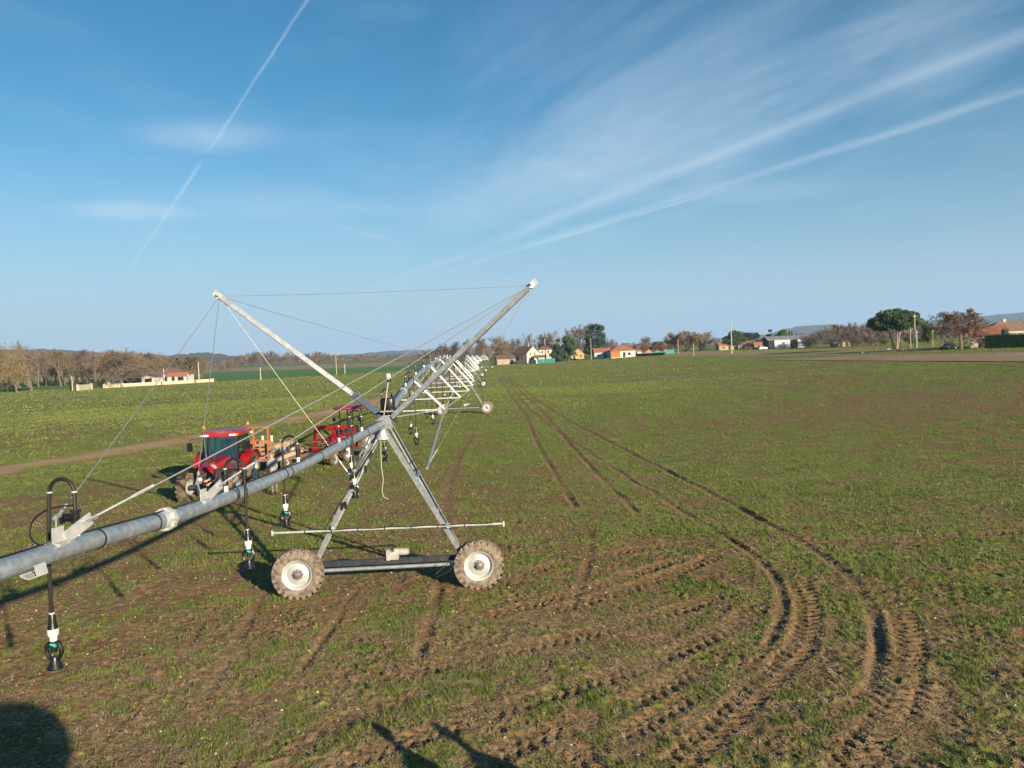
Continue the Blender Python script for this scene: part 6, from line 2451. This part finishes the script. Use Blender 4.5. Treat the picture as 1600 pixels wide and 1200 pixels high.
# ------------------------------------------------------------------ poles
def pole(u, vb, vt, label, r=.13, arm=False, material='timber_pole', base=None):
    if base:
        d = ray(u, 560)
        x = d.x / d.y * base
        p = Vector((x, base, float(Zt(x, base))))
    else:
        p = GP(u, vb)
    H = P(u, vt, p.y).z - p.z
    t = thing('utility_pole', label, 'pole', p)
    MB().cyl((0, 0, -.3), (0, 0, H), r * 1.25, r * .8, n=8).build('shaft', material, t)
    if arm:
        MB().bar((-1.0, 0, H - .35), (1.0, 0, H - .35), .12, .12).build('crossarm', material, t)
        for x in (-.9, 0, .9):
            MB().cyl((x, 0, H - .3), (x, 0, H + .05), .06, n=6).build('insulator', 'white_plastic', t)
    else:
        MB().cyl((0, 0, H - .02), (0, 0, H + .06), r * .95, r * .6, n=8).build('pole_cap', 'galvanised', t)
        MB().bar((-.3, -.12, H - .5), (.3, -.12, H - .5), .08, .08).build('bracket', 'galvanised', t)
    return t


pole(1143.5, 553.5, 505, 'tall pale concrete pole in the ploughed field right of the copse', .17, material='concrete')
pole(1430, 547, 491, 'tall pale pole just right of the umbrella pine crown', .12, material='concrete')
pole(1423, 0, 505, 'second pole behind the umbrella pine trunk', .14, base=215)
pole(1458, 0, 514, 'slim pole between umbrella pine and russet oak', .08, base=215, material='concrete')
pole(1433, 0, 516, 'thin white post beside the pole at the umbrella pine', .07, base=192, material='white_plastic')
pole(924, 562, 529, 'wooden pole in front of the dark cedar', .16)
pole(852.5, 566.5, 529, 'pale pole standing in the teal fence', .17, material='concrete')
pole(1231, 0, 517, 'pole in front of the metal barn', .13, base=345)
pole(1060, 0, 531, 'short pole left of the pale copse', .15, base=345)
pole(1127, 0, 528, 'thin pole left of the tall concrete pole', .10, base=370)
pole(1084, 557, 537, 'marker post with pale foot at the edge of the field', .13)
pole(113.5, 610.5, 588, 'pole beside the small hedge left of the cream wall', .13, material='concrete')
pole(257, 601.5, 576, 'pole in front of the white garage and bungalow', .15, material='concrete')
pole(311.5, 598.5, 566, 'taller pole at the right end of the cream wall', .17, material='concrete')
pole(407.5, 593.5, 574, 'pale short pole in the wheat left of the near mast', .17, material='concrete')
pole(526, 585.5, 549, 'wooden pole with crossarm in the wheat behind the near mast', .16, True)
pole(539, 584, 568, 'short pale pole right of the pole with crossarm', .17, material='concrete')
pole(697, 0, 542, 'distant pole with crossarm above the far span', .17, True, base=480)
pole(1236, 0, 512, 'thin pole over the metal barn roof', .09, base=395)


# ------------------------------------------------------------------ cars
def car(label, u, Y, rz, paint, van=False):
    d = ray(u, 560)
    x = d.x / d.y * Y
    t = thing('van' if van else 'parked_car', label, 'van' if van else 'car', (x, Y, float(Zt(x, Y)) + .02), rz)
    m = MB()
    if van:
        prof = [(-2.3, .35, 1.1), (-2.25, .3, 2.0), (.9, .3, 2.05), (1.5, .3, 1.35), (2.3, .3, 1.1), (2.4, .35, .7)]
    else:
        prof = [(-2.1, .4, .85), (-2.0, .3, .95), (-1.0, .28, .98), (1.0, .28, .96), (1.9, .3, .85), (2.1, .4, .65)]
    m.loft([ring_box(a, -.85, .85, b, c, .10) for a, b, c in prof])
    body = m.build('body', paint, t)
    if not van:
        m = MB()
        m.loft([ring_box(-1.7, -.70, .70, .92, 1.0, .03), ring_box(-1.1, -.66, .66, .92, 1.42, .08), ring_box(.1, -.66, .66, .92, 1.45, .08), ring_box(.95, -.70, .70, .92, 1.0, .03)])
        m.build('cabin', 'window_glass', t)
        MB().box((-.5, 0, 1.45), (1.1, 1.2, .05)).build('roof', paint, t)
    else:
        for s in (-1, 1):
            pane(t, 'side_window', [(.2, s * .855, 1.35), (1.0, s * .855, 1.35), (.8, s * .855, 1.85), (.2, s * .855, 1.85)], 'window_glass')
            pane(t, 'stripe', [(-2.0, s * .856, .8), (-.2, s * .856, .8), (-.2, s * .856, 1.8), (-2.0, s * .856, 1.8)], 'car_blue')
        pane(t, 'windscreen', [(1.52, -.7, 1.38), (1.52, .7, 1.38), (1.0, .65, 2.0), (1.0, -.65, 2.0)], 'window_glass')
    for xx in (-1.35, 1.35):
        for s in (-1, 1):
            w = MB().lathe([(.001, -.1), (.2, -.1), (.31, -.09), (.32, 0), (.31, .09), (.001, .1)], (xx, s * .80, .32), (0, 1, 0), 14).build('wheel', 'black_rubber', t)
            MB().lathe([(.001, .0), (.18, 0), (.19, -.02)], (xx, s * .915, .32), (0, s, 0), 12).build('hub_cap', 'galvanised_bright', w)
    for s in (-1, 1):
        MB().box(((2.33 if van else 2.02), s * .6, .72), (.10, .25, .14)).build('headlight', 'lamp_clear', t)
    return t


car('white and blue van parked behind the cream wall beside the oak', 175, 250, math.radians(200), 'car_white', True)
car('dark car parked behind the cream wall beside the carport', 219, 252, math.radians(185), 'car_dark')
car('dark car in the shade under the russet oak', 1482, 166, math.radians(215), 'car_dark')
car('white car parked left of the metal barn', 1192, 362, math.radians(190), 'car_white')
# small signs and stones at the foot of the pine
for i, (u, v) in enumerate(((1347, 552.5), (1388, 546.5), (1408, 547.5))):
    g = GP(u, v)
    t = thing('field_stone', ['white boundary stone in the grass left of the umbrella pine', 'pale stone at the left foot of the umbrella pine', 'pale stone slab at the right foot of the umbrella pine'][i], 'stone', g)
    MB().ell((0, 0, .12), ((.22, .5, .7)[i], .3, .22), 9, 6).build('rock', 'concrete', t)

# ------------------------------------------------------------------ the winter air
hz = bpy.data.materials.new('haze_air')
hz.use_nodes = True
nt = hz.node_tree
nt.nodes.remove(nt.nodes['Principled BSDF'])
pv = nnew(nt, 'ShaderNodeVolumePrincipled')
pv.inputs['Color'].default_value = (.42, .68, 1.0, 1)
pv.inputs['Density'].default_value = .00011
pv.inputs['Anisotropy'].default_value = 0.0
nt.links.new(pv.outputs[0], nt.nodes['Material Output'].inputs['Volume'])
M['haze_air'] = hz
haze = MB().box((0, 0, 124), (15600, 15600, 256)).build('haze', 'haze_air', smooth=False)
tag(haze, 'thin blue winter haze over the land', 'haze', kind='stuff')
